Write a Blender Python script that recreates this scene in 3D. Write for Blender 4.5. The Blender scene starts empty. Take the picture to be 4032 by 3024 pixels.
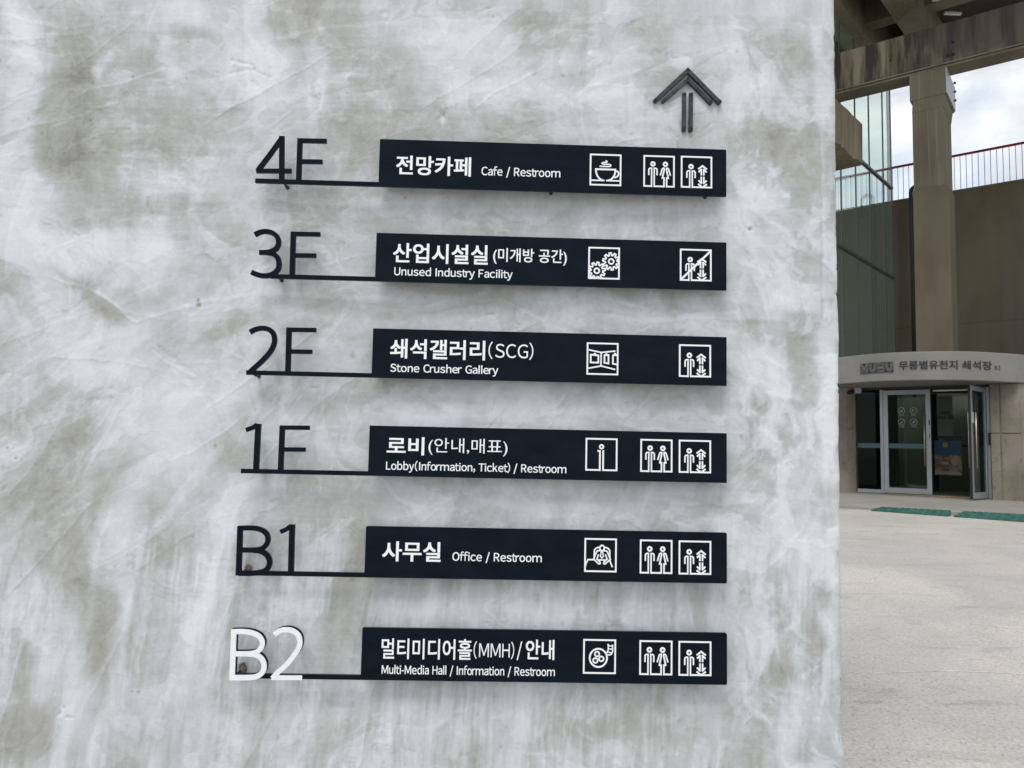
import bpy, math, random
import numpy as np
from mathutils import Vector, Matrix

random.seed(7)
S = bpy.context.scene
COL = S.collection

# ------------------------------------------------------------------ camera
YAW, PITCH, ROLL, FPX = 0.02474, 0.08117, 0.02118, 3030.0      # focal length in pixels of the 4032 px wide photograph
CAM = np.array([0.0, -2.0, 1.5])
_f = np.array([math.sin(YAW)*math.cos(PITCH), math.cos(YAW)*math.cos(PITCH), math.sin(PITCH)])
_r0 = np.array([math.cos(YAW), -math.sin(YAW), 0.0]); _u0 = np.cross(_r0, _f)
_r = math.cos(ROLL)*_r0 + math.sin(ROLL)*_u0
_u = -math.sin(ROLL)*_r0 + math.cos(ROLL)*_u0
cd = bpy.data.cameras.new('camera'); cam = bpy.data.objects.new('camera', cd); COL.objects.link(cam)
cd.sensor_width = 36.0; cd.lens = 36.0*FPX/4032.0; cd.clip_start = 0.05; cd.clip_end = 900
m = Matrix(((_r[0], _u[0], -_f[0], CAM[0]), (_r[1], _u[1], -_f[1], CAM[1]), (_r[2], _u[2], -_f[2], CAM[2]), (0, 0, 0, 1)))
cam.matrix_world = m
S.camera = cam

# ------------------------------------------------------------------ sky, sun, exposure
SUN_EL, SUN_AZ = math.radians(58), math.radians(200)     # azimuth clockwise from +Y: behind the camera, a little left
w = bpy.data.worlds.new("World"); S.world = w; w.use_nodes = True
nt = w.node_tree; nt.nodes.clear()
N = nt.nodes.new; L = nt.links.new
sky = N('ShaderNodeTexSky'); sky.sky_type = 'NISHITA'; sky.sun_disc = False
sky.sun_elevation = SUN_EL; sky.sun_rotation = SUN_AZ; sky.air_density = 1.2; sky.dust_density = 1.5
b1 = N('ShaderNodeBackground'); b1.inputs['Strength'].default_value = 0.10
L(sky.outputs[0], b1.inputs['Color'])
tc = N('ShaderNodeTexCoord'); mp = N('ShaderNodeMapping'); mp.inputs['Scale'].default_value = (1, 1, 2.2)
mp.inputs['Location'].default_value = (0.35, 0.1, 0.2)
L(tc.outputs['Generated'], mp.inputs['Vector'])
n1 = N('ShaderNodeTexNoise'); n1.inputs['Scale'].default_value = 4.2; n1.inputs['Detail'].default_value = 7
n1.inputs['Roughness'].default_value = 0.55; n1.inputs['Distortion'].default_value = 0.3
L(mp.outputs[0], n1.inputs['Vector'])
cr = N('ShaderNodeValToRGB'); cr.color_ramp.elements[0].position = 0.34; cr.color_ramp.elements[1].position = 0.56
cr.color_ramp.elements[0].color = (0.45, 0.45, 0.45, 1)
L(n1.outputs['Fac'], cr.inputs[0])
n2 = N('ShaderNodeTexNoise'); n2.inputs['Scale'].default_value = 7.0; n2.inputs['Detail'].default_value = 5
L(mp.outputs[0], n2.inputs['Vector'])
cr2 = N('ShaderNodeValToRGB')
cr2.color_ramp.elements[0].position = 0.36; cr2.color_ramp.elements[0].color = (0.72, 0.81, 0.92, 1)
cr2.color_ramp.elements[1].position = 0.60; cr2.color_ramp.elements[1].color = (1.0, 1.0, 1.0, 1)
L(n2.outputs['Fac'], cr2.inputs[0])
b2 = N('ShaderNodeBackground'); b2.inputs['Strength'].default_value = 1.0
L(cr2.outputs[0], b2.inputs['Color'])
mx = N('ShaderNodeMixShader'); L(cr.outputs[0], mx.inputs[0]); L(b1.outputs[0], mx.inputs[1]); L(b2.outputs[0], mx.inputs[2])
wo = N('ShaderNodeOutputWorld'); L(mx.outputs[0], wo.inputs[0])

sl = bpy.data.lights.new('sun', 'SUN'); sl.energy = 1.45; sl.angle = math.radians(23); sl.color = (1.0, 0.97, 0.93)
so = bpy.data.objects.new('sun', sl); COL.objects.link(so)
sd = Vector((math.sin(SUN_AZ)*math.cos(SUN_EL), math.cos(SUN_AZ)*math.cos(SUN_EL), math.sin(SUN_EL)))
so.rotation_euler = sd.to_track_quat('Z', 'Y').to_euler(); so.location = (-3, -8, 12)
vs = S.view_settings; vs.view_transform = 'Standard'; vs.look = 'None'; vs.gamma = 1; vs.use_curve_mapping = False
vs.exposure = 0.19

# ------------------------------------------------------------------ pixel -> point helpers (2212 px wide picture coordinates)
K = 4032.0/2212.0
def ray(u, v):
    d = _f*FPX + _r*(u*K-2016) - _u*(v*K-1512)
    return d/d[1]
def at(u, v, depth):            # point at this distance in front of the camera along +Y
    return CAM + ray(u, v)*depth
def sgn(u, v):                  # point of the sign plane y = 0 -> (x, z), pixels of the 4032 px photograph
    p = CAM + ray(u/K, v/K)*2.0
    return (p[0], p[2])
def wal(u, v):                  # point of the plaster face y = WY -> (x, z), 2212 px coordinates
    p = CAM + ray(u, v)*(2.0+WY)
    return (p[0], p[2])
WY = 0.045

# ------------------------------------------------------------------ object helpers
def tag(o, label=None, cat=None, group=None, kind=None):
    if label: o['label'] = label
    if cat: o['category'] = cat
    if group: o['group'] = group
    if kind: o['kind'] = kind
    return o
def empty(name, loc=(0, 0, 0), label=None, cat=None, group=None):
    o = bpy.data.objects.new(name, None); COL.objects.link(o); o.location = loc; o.empty_display_size = 0.1
    return tag(o, label, cat, group)
def link(name, me, mat, parent=None):
    o = bpy.data.objects.new(name, me); COL.objects.link(o)
    if mat is not None and not me.materials: me.materials.append(mat)
    if parent is not None:
        o.parent = parent; bpy.context.view_layer.update if False else None
        loc = Vector((0, 0, 0)); p = parent
        while p is not None:
            loc += p.location; p = p.parent
        o.location = -loc
    return o
class MB:
    def __init__(s): s.v = []; s.f = []
    def add(s, vs_, fs):
        n = len(s.v); s.v += [tuple(map(float, q)) for q in vs_]; s.f += [tuple(n+i for i in f) for f in fs]; return s
    def box(s, x0, x1, y0, y1, z0, z1):
        return s.add([(x0,y0,z0),(x1,y0,z0),(x1,y1,z0),(x0,y1,z0),(x0,y0,z1),(x1,y0,z1),(x1,y1,z1),(x0,y1,z1)],
                     [(0,3,2,1),(4,5,6,7),(0,1,5,4),(1,2,6,5),(2,3,7,6),(3,0,4,7)])
    def prism(s, poly, z0, z1):            # plan polygon (x,y), counter-clockwise, extruded in z
        n = len(poly)
        vs_ = [(x, y, z0) for x, y in poly] + [(x, y, z1) for x, y in poly]
        fs = [tuple(range(n-1, -1, -1)), tuple(range(n, 2*n))] + [(i, (i+1) % n, n+(i+1) % n, n+i) for i in range(n)]
        return s.add(vs_, fs)
    def plate(s, poly, y0, y1):            # outline (x,z) counter-clockwise seen from -y, from front y0 to back y1
        n = len(poly)
        vs_ = [(x, y0, z) for x, z in poly] + [(x, y1, z) for x, z in poly]
        fs = [tuple(range(n)), tuple(range(2*n-1, n-1, -1))] + [(i, n+i, n+(i+1) % n, (i+1) % n) for i in range(n)]
        return s.add(vs_, fs)
    def bar(s, p, q, wdt, hgt, up=(0, 0, 1)):     # square bar from p to q
        p = Vector(p); q = Vector(q); d = (q-p).normalized(); up = Vector(up)
        a = d.cross(up)
        if a.length < 1e-4: a = d.cross(Vector((1, 0, 0)))
        a.normalize(); b = a.cross(d)
        a *= wdt/2; b *= hgt/2
        vs_ = [p-a-b, p+a-b, p+a+b, p-a+b, q-a-b, q+a-b, q+a+b, q-a+b]
        return s.add(vs_, [(0,3,2,1),(4,5,6,7),(0,1,5,4),(1,2,6,5),(2,3,7,6),(3,0,4,7)])
    def tube(s, pts, r, n=8, cap=True):
        pts = [Vector(p) for p in pts]; rings = []
        for i, p in enumerate(pts):
            d = (pts[min(i+1, len(pts)-1)] - pts[max(i-1, 0)]).normalized()
            a = d.cross(Vector((0, 0, 1)))
            if a.length < 1e-3: a = d.cross(Vector((0, 1, 0)))
            a.normalize(); b = a.cross(d)
            rings.append([p + a*r*math.cos(t*2*math.pi/n) + b*r*math.sin(t*2*math.pi/n) for t in range(n)])
        vs_ = [q for rg in rings for q in rg]
        fs = [(i*n+j, i*n+(j+1) % n, (i+1)*n+(j+1) % n, (i+1)*n+j) for i in range(len(pts)-1) for j in range(n)]
        if cap: fs += [tuple(range(n-1, -1, -1)), tuple((len(pts)-1)*n+j for j in range(n))]
        return s.add(vs_, fs)
    def ribbon(s, pts, wdt, y0, y1, closed=False):     # band of constant width along an (x,z) polyline, mitred
        P = [np.array(p, float) for p in pts]
        if closed and np.hypot(*(P[0]-P[-1])) < 1e-9: P = P[:-1]
        n = len(P); A = []; B = []
        for i in range(n):
            if closed: a, b = P[i-1], P[(i+1) % n]
            else: a, b = P[max(i-1, 0)], P[min(i+1, n-1)]
            d1 = P[i]-a; d2 = b-P[i]
            if np.hypot(*d1) < 1e-9: d1 = d2
            if np.hypot(*d2) < 1e-9: d2 = d1
            d1 = d1/np.hypot(*d1); d2 = d2/np.hypot(*d2)
            n1_ = np.array([-d1[1], d1[0]]); n2_ = np.array([-d2[1], d2[0]]); mm = n1_+n2_
            mm = mm/np.hypot(*mm); c = max(0.35, float(mm@n1_))
            A.append(P[i]+mm*wdt/2/c); B.append(P[i]-mm*wdt/2/c)
        vs_ = [(p[0], y0, p[1]) for p in A]+[(p[0], y0, p[1]) for p in B]+[(p[0], y1, p[1]) for p in A]+[(p[0], y1, p[1]) for p in B]
        fs = []
        for i in range(n if closed else n-1):
            j = (i+1) % n
            fs += [(n+i, n+j, j, i), (i, j, 2*n+j, 2*n+i), (n+j, n+i, 3*n+i, 3*n+j), (2*n+i, 2*n+j, 3*n+j, 3*n+i)]
        if not closed: fs += [(n, 0, 2*n, 3*n), (n-1, 2*n-1, 4*n-1, 3*n-1)]
        return s.add(vs_, fs)
    def mesh(s, name='mesh', smooth=False):
        me = bpy.data.meshes.new(name); me.from_pydata(s.v, [], s.f); me.validate()
        if smooth: me.shade_smooth()
        return me
    def build(s, name, mat, parent=None, smooth=False, bevel=0.0, seg=2):
        o = link(name, s.mesh(name, smooth), mat, parent)
        if bevel > 0:
            b = o.modifiers.new('bevel', 'BEVEL'); b.width = bevel; b.segments = seg; b.limit_method = 'ANGLE'; b.angle_limit = math.radians(40)
        return o
def arc(cx, cz, rx, rz, a0, a1, n=12):
    return [(cx+rx*math.cos(math.radians(a0+(a1-a0)*i/n)), cz+rz*math.sin(math.radians(a0+(a1-a0)*i/n))) for i in range(n+1)]
def smooth_line(pts, n=8):                 # Catmull-Rom through the points
    P = [np.array(p, float) for p in pts]; P = [2*P[0]-P[1]]+P+[2*P[-1]-P[-2]]; out = []
    for i in range(1, len(P)-2):
        for k in range(n):
            t = k/n; a, b, c, d = P[i-1:i+3]
            out.append(tuple(0.5*((2*b)+(c-a)*t+(2*a-5*b+4*c-d)*t*t+(3*b-a-3*c+d)*t**3)))
    out.append(tuple(P[-2])); return out

# ------------------------------------------------------------------ materials
def mat(name, col, rough=0.6, metal=0.0, spec=0.5):
    M = bpy.data.materials.new(name); M.use_nodes = True
    b = M.node_tree.nodes['Principled BSDF']
    b.inputs['Base Color'].default_value = (*col, 1); b.inputs['Roughness'].default_value = rough
    b.inputs['Metallic'].default_value = metal; b.inputs['Specular IOR Level'].default_value = spec
    return M
def noisy(M, c1, c2, scale=(1, 1, 1), sc=5.0, detail=6, lo=0.35, hi=0.65, bump=0.0, bscale=40, rough=None, dist=0.0, coord='Object'):
    nt = M.node_tree; b = nt.nodes['Principled BSDF']; N = nt.nodes.new; L = nt.links.new
    tc = N('ShaderNodeTexCoord'); mp = N('ShaderNodeMapping'); mp.inputs['Scale'].default_value = scale
    L(tc.outputs[coord], mp.inputs['Vector'])
    n = N('ShaderNodeTexNoise'); n.inputs['Scale'].default_value = sc; n.inputs['Detail'].default_value = detail; n.inputs['Distortion'].default_value = dist
    n.inputs['Roughness'].default_value = 0.6
    L(mp.outputs[0], n.inputs['Vector'])
    cr = N('ShaderNodeValToRGB'); e = cr.color_ramp.elements
    e[0].position = lo; e[0].color = (*c1, 1); e[1].position = hi; e[1].color = (*c2, 1)
    L(n.outputs['Fac'], cr.inputs[0]); L(cr.outputs[0], b.inputs['Base Color'])
    if bump:
        n2 = N('ShaderNodeTexNoise'); n2.inputs['Scale'].default_value = bscale; n2.inputs['Detail'].default_value = 5
        L(tc.outputs[coord], n2.inputs['Vector'])
        bp = N('ShaderNodeBump'); bp.inputs['Strength'].default_value = bump; bp.inputs['Distance'].default_value = 0.02
        L(n2.outputs['Fac'], bp.inputs['Height']); L(bp.outputs[0], b.inputs['Normal'])
    return cr
def second_layer(M, col, scale, sc, lo, hi, fac=1.0, dist=0.0):
    """a second stain over the present base colour"""
    nt = M.node_tree; b = nt.nodes['Principled BSDF']; N = nt.nodes.new; L = nt.links.new
    src = b.inputs['Base Color'].links[0].from_socket
    tc = N('ShaderNodeTexCoord'); mp = N('ShaderNodeMapping'); mp.inputs['Scale'].default_value = scale; mp.inputs['Location'].default_value = (3.1, 7.7, 1.3)
    L(tc.outputs['Object'], mp.inputs['Vector'])
    n = N('ShaderNodeTexNoise'); n.inputs['Scale'].default_value = sc; n.inputs['Detail'].default_value = 7; n.inputs['Distortion'].default_value = dist
    L(mp.outputs[0], n.inputs['Vector'])
    r = N('ShaderNodeMapRange'); r.inputs[1].default_value = lo; r.inputs[2].default_value = hi; r.inputs[4].default_value = fac
    L(n.outputs['Fac'], r.inputs[0])
    mx = N('ShaderNodeMix'); mx.data_type = 'RGBA'; L(r.outputs[0], mx.inputs[0]); L(src, mx.inputs[6]); mx.inputs[7].default_value = (*col, 1)
    L(mx.outputs[2], b.inputs['Base Color'])

M_sign = mat('black_sign_paint', (0.007, 0.010, 0.015), 0.28, spec=0.08)
noisy(M_sign, (0.0025, 0.0065, 0.0120), (0.0055, 0.0100, 0.0175), (2, 1, 4), 6, 5, bump=0.02, bscale=300)
M_white = mat('white_vinyl', (0.86, 0.88, 0.89), 0.45)
M_whitemetal = mat('white_painted_metal', (0.84, 0.86, 0.87), 0.38)
noisy(M_whitemetal, (0.74, 0.77, 0.79), (0.90, 0.91, 0.92), (3, 1, 30), 12, 4)
M_steel = mat('dark_blued_steel', (0.05, 0.06, 0.065), 0.42, 0.35)
noisy(M_steel, (0.018, 0.023, 0.027), (0.055, 0.066, 0.072), (1, 1, 1), 45, 6, dist=1.0, bump=0.15, bscale=250)
M_screw = mat('dark_screw_metal', (0.045, 0.042, 0.042), 0.45, 0.6)
M_slot = mat('dark_screw_slot', (0.008, 0.007, 0.007), 0.8)  # near-black cross laid on the screw head as its slot
M_rust = mat('rusty_screw_slot', (0.07, 0.02, 0.012), 0.8)
M_putty = mat('brown_putty', (0.17, 0.13, 0.10), 0.9)
noisy(M_putty, (0.08, 0.062, 0.05), (0.30, 0.25, 0.20), (1, 1, 1), 120, 5)

M_beam = mat('stained_beam_concrete', (0.15, 0.13, 0.10), 0.9)
noisy(M_beam, (0.065, 0.053, 0.045), (0.33, 0.285, 0.195), (2.2, 2.2, 0.22), 1.5, 8, lo=0.40, hi=0.58, bump=0.5, bscale=14)
second_layer(M_beam, (0.075, 0.058, 0.058), (0.5, 0.5, 0.35), 1.3, 0.50, 0.60, 0.75)
M_conc = mat('old_brown_concrete', (0.12, 0.105, 0.08), 0.9)
noisy(M_conc, (0.150, 0.122, 0.082), (0.225, 0.200, 0.140), (1, 1, 0.25), 1.1, 8, lo=0.36, hi=0.62, bump=0.3, bscale=18)
second_layer(M_conc, (0.30, 0.265, 0.21), (9, 9, 0.12), 2.0, 0.57, 0.66, 0.55)
M_wall = mat('retaining_wall_concrete', (0.11, 0.10, 0.078), 0.9)
noisy(M_wall, (0.122, 0.094, 0.064), (0.172, 0.154, 0.108), (1, 1, 0.35), 0.55, 7, lo=0.38, hi=0.62, bump=0.25, bscale=10)
second_layer(M_wall, (0.17, 0.135, 0.112), (2.2, 2.2, 0.15), 0.8, 0.52, 0.66, 0.6)
M_roof = mat('dark_ceiling_concrete', (0.05, 0.043, 0.033), 0.95)  # very dark concrete for the slab and the infill between joists
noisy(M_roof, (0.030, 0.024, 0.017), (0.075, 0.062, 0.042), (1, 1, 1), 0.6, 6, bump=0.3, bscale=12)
M_canopy = mat('grey_canopy_render', (0.26, 0.25, 0.225), 0.85)
noisy(M_canopy, (0.20, 0.192, 0.17), (0.26, 0.248, 0.222), (1, 1, 1.4), 0.8, 7, bump=0.12, bscale=25)
M_pil = mat('pilaster_concrete', (0.2, 0.18, 0.16), 0.9)
noisy(M_pil, (0.19, 0.165, 0.13), (0.30, 0.255, 0.22), (1, 1, 0.7), 1.7, 8, bump=0.4, bscale=20)
second_layer(M_pil, (0.10, 0.085, 0.07), (2, 2, 1.2), 2.4, 0.60, 0.70, 0.6, dist=1.0)
M_ground = mat('yard_concrete', (0.4, 0.38, 0.34), 0.85)
M_alu = mat('brushed_aluminium', (0.40, 0.42, 0.46), 0.38, 0.55)
noisy(M_alu, (0.36, 0.38, 0.42), (0.45, 0.47, 0.51), (20, 20, 1), 4, 3)
M_black = mat('black_rubber', (0.012, 0.012, 0.013), 0.6)
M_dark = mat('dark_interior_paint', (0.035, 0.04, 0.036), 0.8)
M_inwall = mat('pale_interior_wall', (0.16, 0.165, 0.14), 0.75)
noisy(M_inwall, (0.30, 0.31, 0.26), (0.42, 0.42, 0.36), (3, 3, 0.4), 1.2, 4)
M_red = mat('dark_red_rail_paint', (0.30, 0.022, 0.045), 0.5)
M_green = mat('green_rubber', (0.02, 0.16, 0.115), 0.55)
noisy(M_green, (0.012, 0.075, 0.060), (0.030, 0.135, 0.105), (1, 1, 1), 9, 5)
M_yellow = mat('yellow_paint', (0.42, 0.28, 0.045), 0.7)
noisy(M_yellow, (0.28, 0.20, 0.06), (0.48, 0.33, 0.06), (1, 1, 1), 8, 5)
M_pipe = mat('dark_pipe_metal', (0.03, 0.03, 0.028), 0.5, 0.3)
M_lamp = mat('fluorescent_tube_off', (0.75, 0.76, 0.74), 0.4)
M_letter = mat('navy_black_lettering', (0.012, 0.011, 0.028), 0.5)
M_frost = mat('frosted_film_print', (0.24, 0.27, 0.25), 0.7)
M_bluefilm = mat('blue_film_band', (0.055, 0.12, 0.14), 0.6)
M_poster_sky = mat('poster_blue', (0.02, 0.10, 0.22), 0.5)
M_poster_sand = mat('poster_sand', (0.33, 0.20, 0.11), 0.5)
noisy(M_poster_sand, (0.16, 0.085, 0.045), (0.48, 0.33, 0.22), (1, 1, 1.5), 3.2, 5, dist=1.2)
M_poster_pale = mat('poster_pale', (0.45, 0.40, 0.33), 0.5)
M_poster_red = mat('poster_red', (0.26, 0.075, 0.04), 0.5)
noisy(M_poster_red, (0.12, 0.04, 0.025), (0.40, 0.16, 0.08), (1, 1, 2), 6, 4)
M_poster_yel = mat('poster_yellow', (0.45, 0.36, 0.03), 0.5)
M_poster_ink = mat('poster_slate', (0.05, 0.10, 0.14), 0.5)
M_gold = mat('pale_brass_handle', (0.50, 0.46, 0.36), 0.3, 0.7)
def glass_mat(name, tint, refl=0.12, haze=0.0):
    M = bpy.data.materials.new(name); M.use_nodes = True; nt = M.node_tree; nt.nodes.clear()
    N = nt.nodes.new; L = nt.links.new
    t = N('ShaderNodeBsdfTransparent'); t.inputs[0].default_value = (*tint, 1)
    g = N('ShaderNodeBsdfGlossy'); g.inputs['Color'].default_value = (0.85, 0.95, 0.93, 1); g.inputs['Roughness'].default_value = 0.02
    fr = N('ShaderNodeFresnel'); fr.inputs[0].default_value = 1.45
    mr = N('ShaderNodeMath'); mr.operation = 'MULTIPLY_ADD'; mr.inputs[1].default_value = 0.9; mr.inputs[2].default_value = refl
    L(fr.outputs[0], mr.inputs[0])
    mx = N('ShaderNodeMixShader'); L(mr.outputs[0], mx.inputs[0]); L(t.outputs[0], mx.inputs[1]); L(g.outputs[0], mx.inputs[2])
    if haze:  # pale diffuse share paints a milky reflection haze over the panes
        df = N('ShaderNodeBsdfDiffuse'); df.inputs[0].default_value = (0.36, 0.44, 0.39, 1); m2 = N('ShaderNodeMixShader'); m2.inputs[0].default_value = haze
        L(mx.outputs[0], m2.inputs[1]); L(df.outputs[0], m2.inputs[2]); mx = m2
    o = N('ShaderNodeOutputMaterial'); L(mx.outputs[0], o.inputs[0]); return M
M_glass = glass_mat('green_tinted_curtain_glass', (0.80, 0.90, 0.83), 0.10, 0.20)
M_doorglass = glass_mat('dark_door_glass', (0.62, 0.72, 0.67), 0.02)
M_sideglass = glass_mat('teal_sidelight_glass', (0.16, 0.34, 0.34), -0.02)

# ================================================================== SETTING: the yard
def gz(x, d):            # ground height of the yard: rises gently away from the camera (d = y + 2)
    return 0.042*max(-2.0, min(d, 13.0))
nt = M_ground.node_tree; b = nt.nodes['Principled BSDF']; N = nt.nodes.new; L = nt.links.new
tc = N('ShaderNodeTexCoord')
def gn(scale, detail, vec=None, dist=0.0, rough=0.6):
    n = N('ShaderNodeTexNoise'); n.inputs['Scale'].default_value = scale; n.inputs['Detail'].default_value = detail
    n.inputs['Distortion'].default_value = dist; n.inputs['Roughness'].default_value = rough
    L(vec if vec else tc.outputs['Object'], n.inputs['Vector']); return n.outputs['Fac']
def ramp(fac, p0, c0, p1, c1):
    r = N('ShaderNodeValToRGB'); e = r.color_ramp.elements; e[0].position = p0; e[0].color = (*c0, 1); e[1].position = p1; e[1].color = (*c1, 1)
    L(fac, r.inputs[0]); return r.outputs[0]
def mixc(fac, a, bcol, mode='MIX'):
    m_ = N('ShaderNodeMix'); m_.data_type = 'RGBA'; m_.blend_type = mode
    for s_, val in ((0, fac), (6, a), (7, bcol)):
        if isinstance(val, (int, float)): m_.inputs[s_].default_value = val
        elif isinstance(val, tuple): m_.inputs[s_].default_value = (*val, 1)
        else: L(val, m_.inputs[s_])
    return m_.outputs[2]
base = ramp(gn(0.55, 8, dist=0.5), 0.34, (0.43, 0.408, 0.368), 0.66, (0.56, 0.528, 0.475))
mpg = N('ShaderNodeMapping'); mpg.inputs['Rotation'].default_value = (0, 0, 0.25); mpg.inputs['Scale'].default_value = (0.8, 3.2, 1)
L(tc.outputs['Object'], mpg.inputs['Vector'])
smear = ramp(gn(1.6, 7, mpg.outputs[0], 1.0), 0.56, (0, 0, 0), 0.68, (0.55, 0.55, 0.55))
c = mixc(smear, base, (0.27, 0.265, 0.245))
vor = N('ShaderNodeTexVoronoi'); vor.inputs['Scale'].default_value = 42; L(tc.outputs['Object'], vor.inputs['Vector'])
rnd = N('ShaderNodeSeparateColor'); L(vor.outputs['Color'], rnd.inputs[0])
sp = N('ShaderNodeMath'); sp.operation = 'LESS_THAN'; sp.inputs[1].default_value = 0.30; L(vor.outputs['Distance'], sp.inputs[0])
sp2 = N('ShaderNodeMath'); sp2.operation = 'GREATER_THAN'; sp2.inputs[1].default_value = 0.80; L(rnd.outputs[0], sp2.inputs[0])
sp3 = N('ShaderNodeMath'); sp3.operation = 'MULTIPLY'; L(sp.outputs[0], sp3.inputs[0]); L(sp2.outputs[0], sp3.inputs[1])
grit = ramp(gn(60, 4), 0.35, (0.80, 0.80, 0.80), 0.65, (1.10, 1.10, 1.10))
c = mixc(1.0, c, grit, 'MULTIPLY')
sp4 = N('ShaderNodeMath'); sp4.operation = 'MULTIPLY'; sp4.inputs[1].default_value = 0.55; L(sp3.outputs[0], sp4.inputs[0])
c = mixc(sp4.outputs[0], c, (0.20, 0.185, 0.165))
L(c, b.inputs['Base Color'])
bp = N('ShaderNodeBump'); bp.inputs['Strength'].default_value = 0.55; bp.inputs['Distance'].default_value = 0.012
L(gn(38, 6), bp.inputs['Height']); L(bp.outputs[0], b.inputs['Normal'])

g = MB(); xs = [-400, -60, -20, -8, -4, -2, 0, 2, 4, 6, 8, 10, 12, 14, 18, 30, 80, 400]; ys = [-400, -60, -20, -8, -4, -2, 0, 2, 4, 6, 8, 10, 11, 12, 14, 18, 38, 80, 400]
g.add([(x, y, gz(x, y+2)) for y in ys for x in xs], [(j*len(xs)+i, j*len(xs)+i+1, (j+1)*len(xs)+i+1, (j+1)*len(xs)+i) for j in range(len(ys)-1) for i in range(len(xs)-1)])
tag(g.build('yard_ground', M_ground), kind='structure')

# thin raised seams of old pours in the yard
def on_ground(u, v, lift=0.0):
    d = ray(u, v); t = 1.5/(0.042-d[2])      # 1.5 + dz*t = 0.042*t
    p = CAM+d*t; return (p[0], p[1], p[2]+lift)
M_seam = mat('pale_seam_mortar', (0.47, 0.45, 0.40), 0.9)
noisy(M_seam, (0.40, 0.38, 0.34), (0.62, 0.59, 0.54), (1, 1, 1), 6, 6)
def seam(pts, wd):
    P = [np.array(on_ground(*p)) for p in smooth_line(pts, 6)]
    mb = MB(); n = len(P); vs_ = []
    for i, p in enumerate(P):
        t = P[min(i+1, n-1)]-P[max(i-1, 0)]; t[2] = 0; t /= np.linalg.norm(t); s_ = np.array([-t[1], t[0], 0])
        ww = wd*(0.5+0.5*random.random()) * (0.25 if i in (0, n-1) else 1)
        for k, h in ((-1, 0.001), (-0.3, 0.006), (0.3, 0.006), (1, 0.001)):
            q = p+s_*k*ww; vs_.append((q[0], q[1], q[2]+h))
    fs = [(i*4+j, i*4+j+1, (i+1)*4+j+1, (i+1)*4+j) for i in range(n-1) for j in range(3)]
    mb.add(vs_, fs); o = mb.build('ground_seam', M_seam); tag(o, kind='structure'); return o
seam([(1880, 1456), (1960, 1452), (2043, 1450), (2120, 1452), (2212, 1456), (2320, 1462)], 0.010)
seam([(2095, 1348), (2150, 1352), (2212, 1359), (2300, 1368)], 0.009)
seam([(1859, 1258), (1880, 1260), (1886, 1252), (1896, 1240), (1912, 1230), (1926, 1223)], 0.013)

# ================================================================== the plaster pier
rng = np.random.default_rng(5)
def vnoise(x, y, seed):
    """value noise on an integer lattice, smooth"""
    r = np.random.default_rng(seed); T = r.random((256, 256)).astype(np.float32)
    xi = np.floor(x).astype(int); yi = np.floor(y).astype(int); fx = x-xi; fy = y-yi
    fx = fx*fx*fx*(fx*(fx*6-15)+10); fy = fy*fy*fy*(fy*(fy*6-15)+10)
    a = T[xi & 255, yi & 255]; b_ = T[(xi+1) & 255, yi & 255]; c_ = T[xi & 255, (yi+1) & 255]; d = T[(xi+1) & 255, (yi+1) & 255]
    return (a*(1-fx)+b_*fx)*(1-fy)+(c_*(1-fx)+d*fx)*fy
def fbm(x, y, seed, octv=5, gain=0.5):
    s = 0; a = 1; t = 0
    for o in range(octv):
        s = s+a*vnoise(x*2**o+o*17.3, y*2**o+o*9.1, seed+o); t += a; a *= gain
    return s/t
def aniso(x, z, ang, lx, lz, seed, octv=5):
    """strokes running along angle ang (degrees from +x), lx long and lz wide in metres"""
    c_, s_ = math.cos(math.radians(ang)), math.sin(math.radians(ang))
    return fbm((x*c_+z*s_)/lx+31, (-x*s_+z*c_)/lz+57, seed, octv)
STEP = 0.0034
zs = np.concatenate([[-0.3, 0.1, 0.3], np.arange(0.42, 2.72, STEP), [2.9, 3.6, 6.0]])
xf = np.arange(-1.50, 0.86, STEP)
xl = np.array([-9.0, -5.0, -3.0, -2.0])
# right edge of the pier against height, from the photograph
ev = [(-120, 1803.5), (0, 1805), (200, 1807), (400, 1809), (560, 1811), (650, 1812.6), (700, 1814.3), (730, 1815.6), (760, 1814.2), (870, 1814.5), (1000, 1816), (1100, 1817.3), (1290, 1820), (1480, 1822), (1560, 1824), (1659, 1826), (1800, 1828)]
ez = [wal(u, v)[1] for v, u in ev]; ex = [wal(u, v)[0] for v, u in ev]
edge = np.interp(zs, ez[::-1], ex[::-1])
edge = edge + 0.0045*(fbm(zs*14, zs*0+3, 91, 5)-0.5) - 0.0035*np.clip((vnoise(zs*21+fbm(zs*5, zs*0, 96, 3)*4, zs*0+2, 93)-0.84)/0.06, 0, 1)*vnoise(zs*120, zs*0, 94)
RAD = 0.014
prof = []        # (kind, parameter)
nf = len(xf)
X = []; Y = []
for x in xl: X.append(np.full_like(zs, x)); Y.append(np.full_like(zs, WY))
for i, x in enumerate(xf):
    t = (x+1.50)/(0.86-STEP+1.50)
    w_ = np.clip((x-0.55)/0.31, 0, 1)**1.0        # the last 30 cm stretch to meet the uneven edge
    X.append(x+w_*(edge-RAD-(0.86-STEP))); Y.append(np.full_like(zs, WY))
for k in range(1, 7):
    a = math.pi/2*k/6; X.append(edge-RAD+RAD*math.sin(a)); Y.append(WY+RAD-RAD*math.cos(a)+0*zs)
for dy in np.concatenate([np.arange(0.008, 0.60, 0.008), [0.6]]): X.append(edge+0*zs); Y.append(np.full_like(zs, WY+RAD+dy))
X = np.array(X).T; Y = np.array(Y).T; Z = np.repeat(zs[:, None], X.shape[1], 1)
XG = X.copy(); X = X+(Y-WY)          # stains run on round the corner
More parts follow.
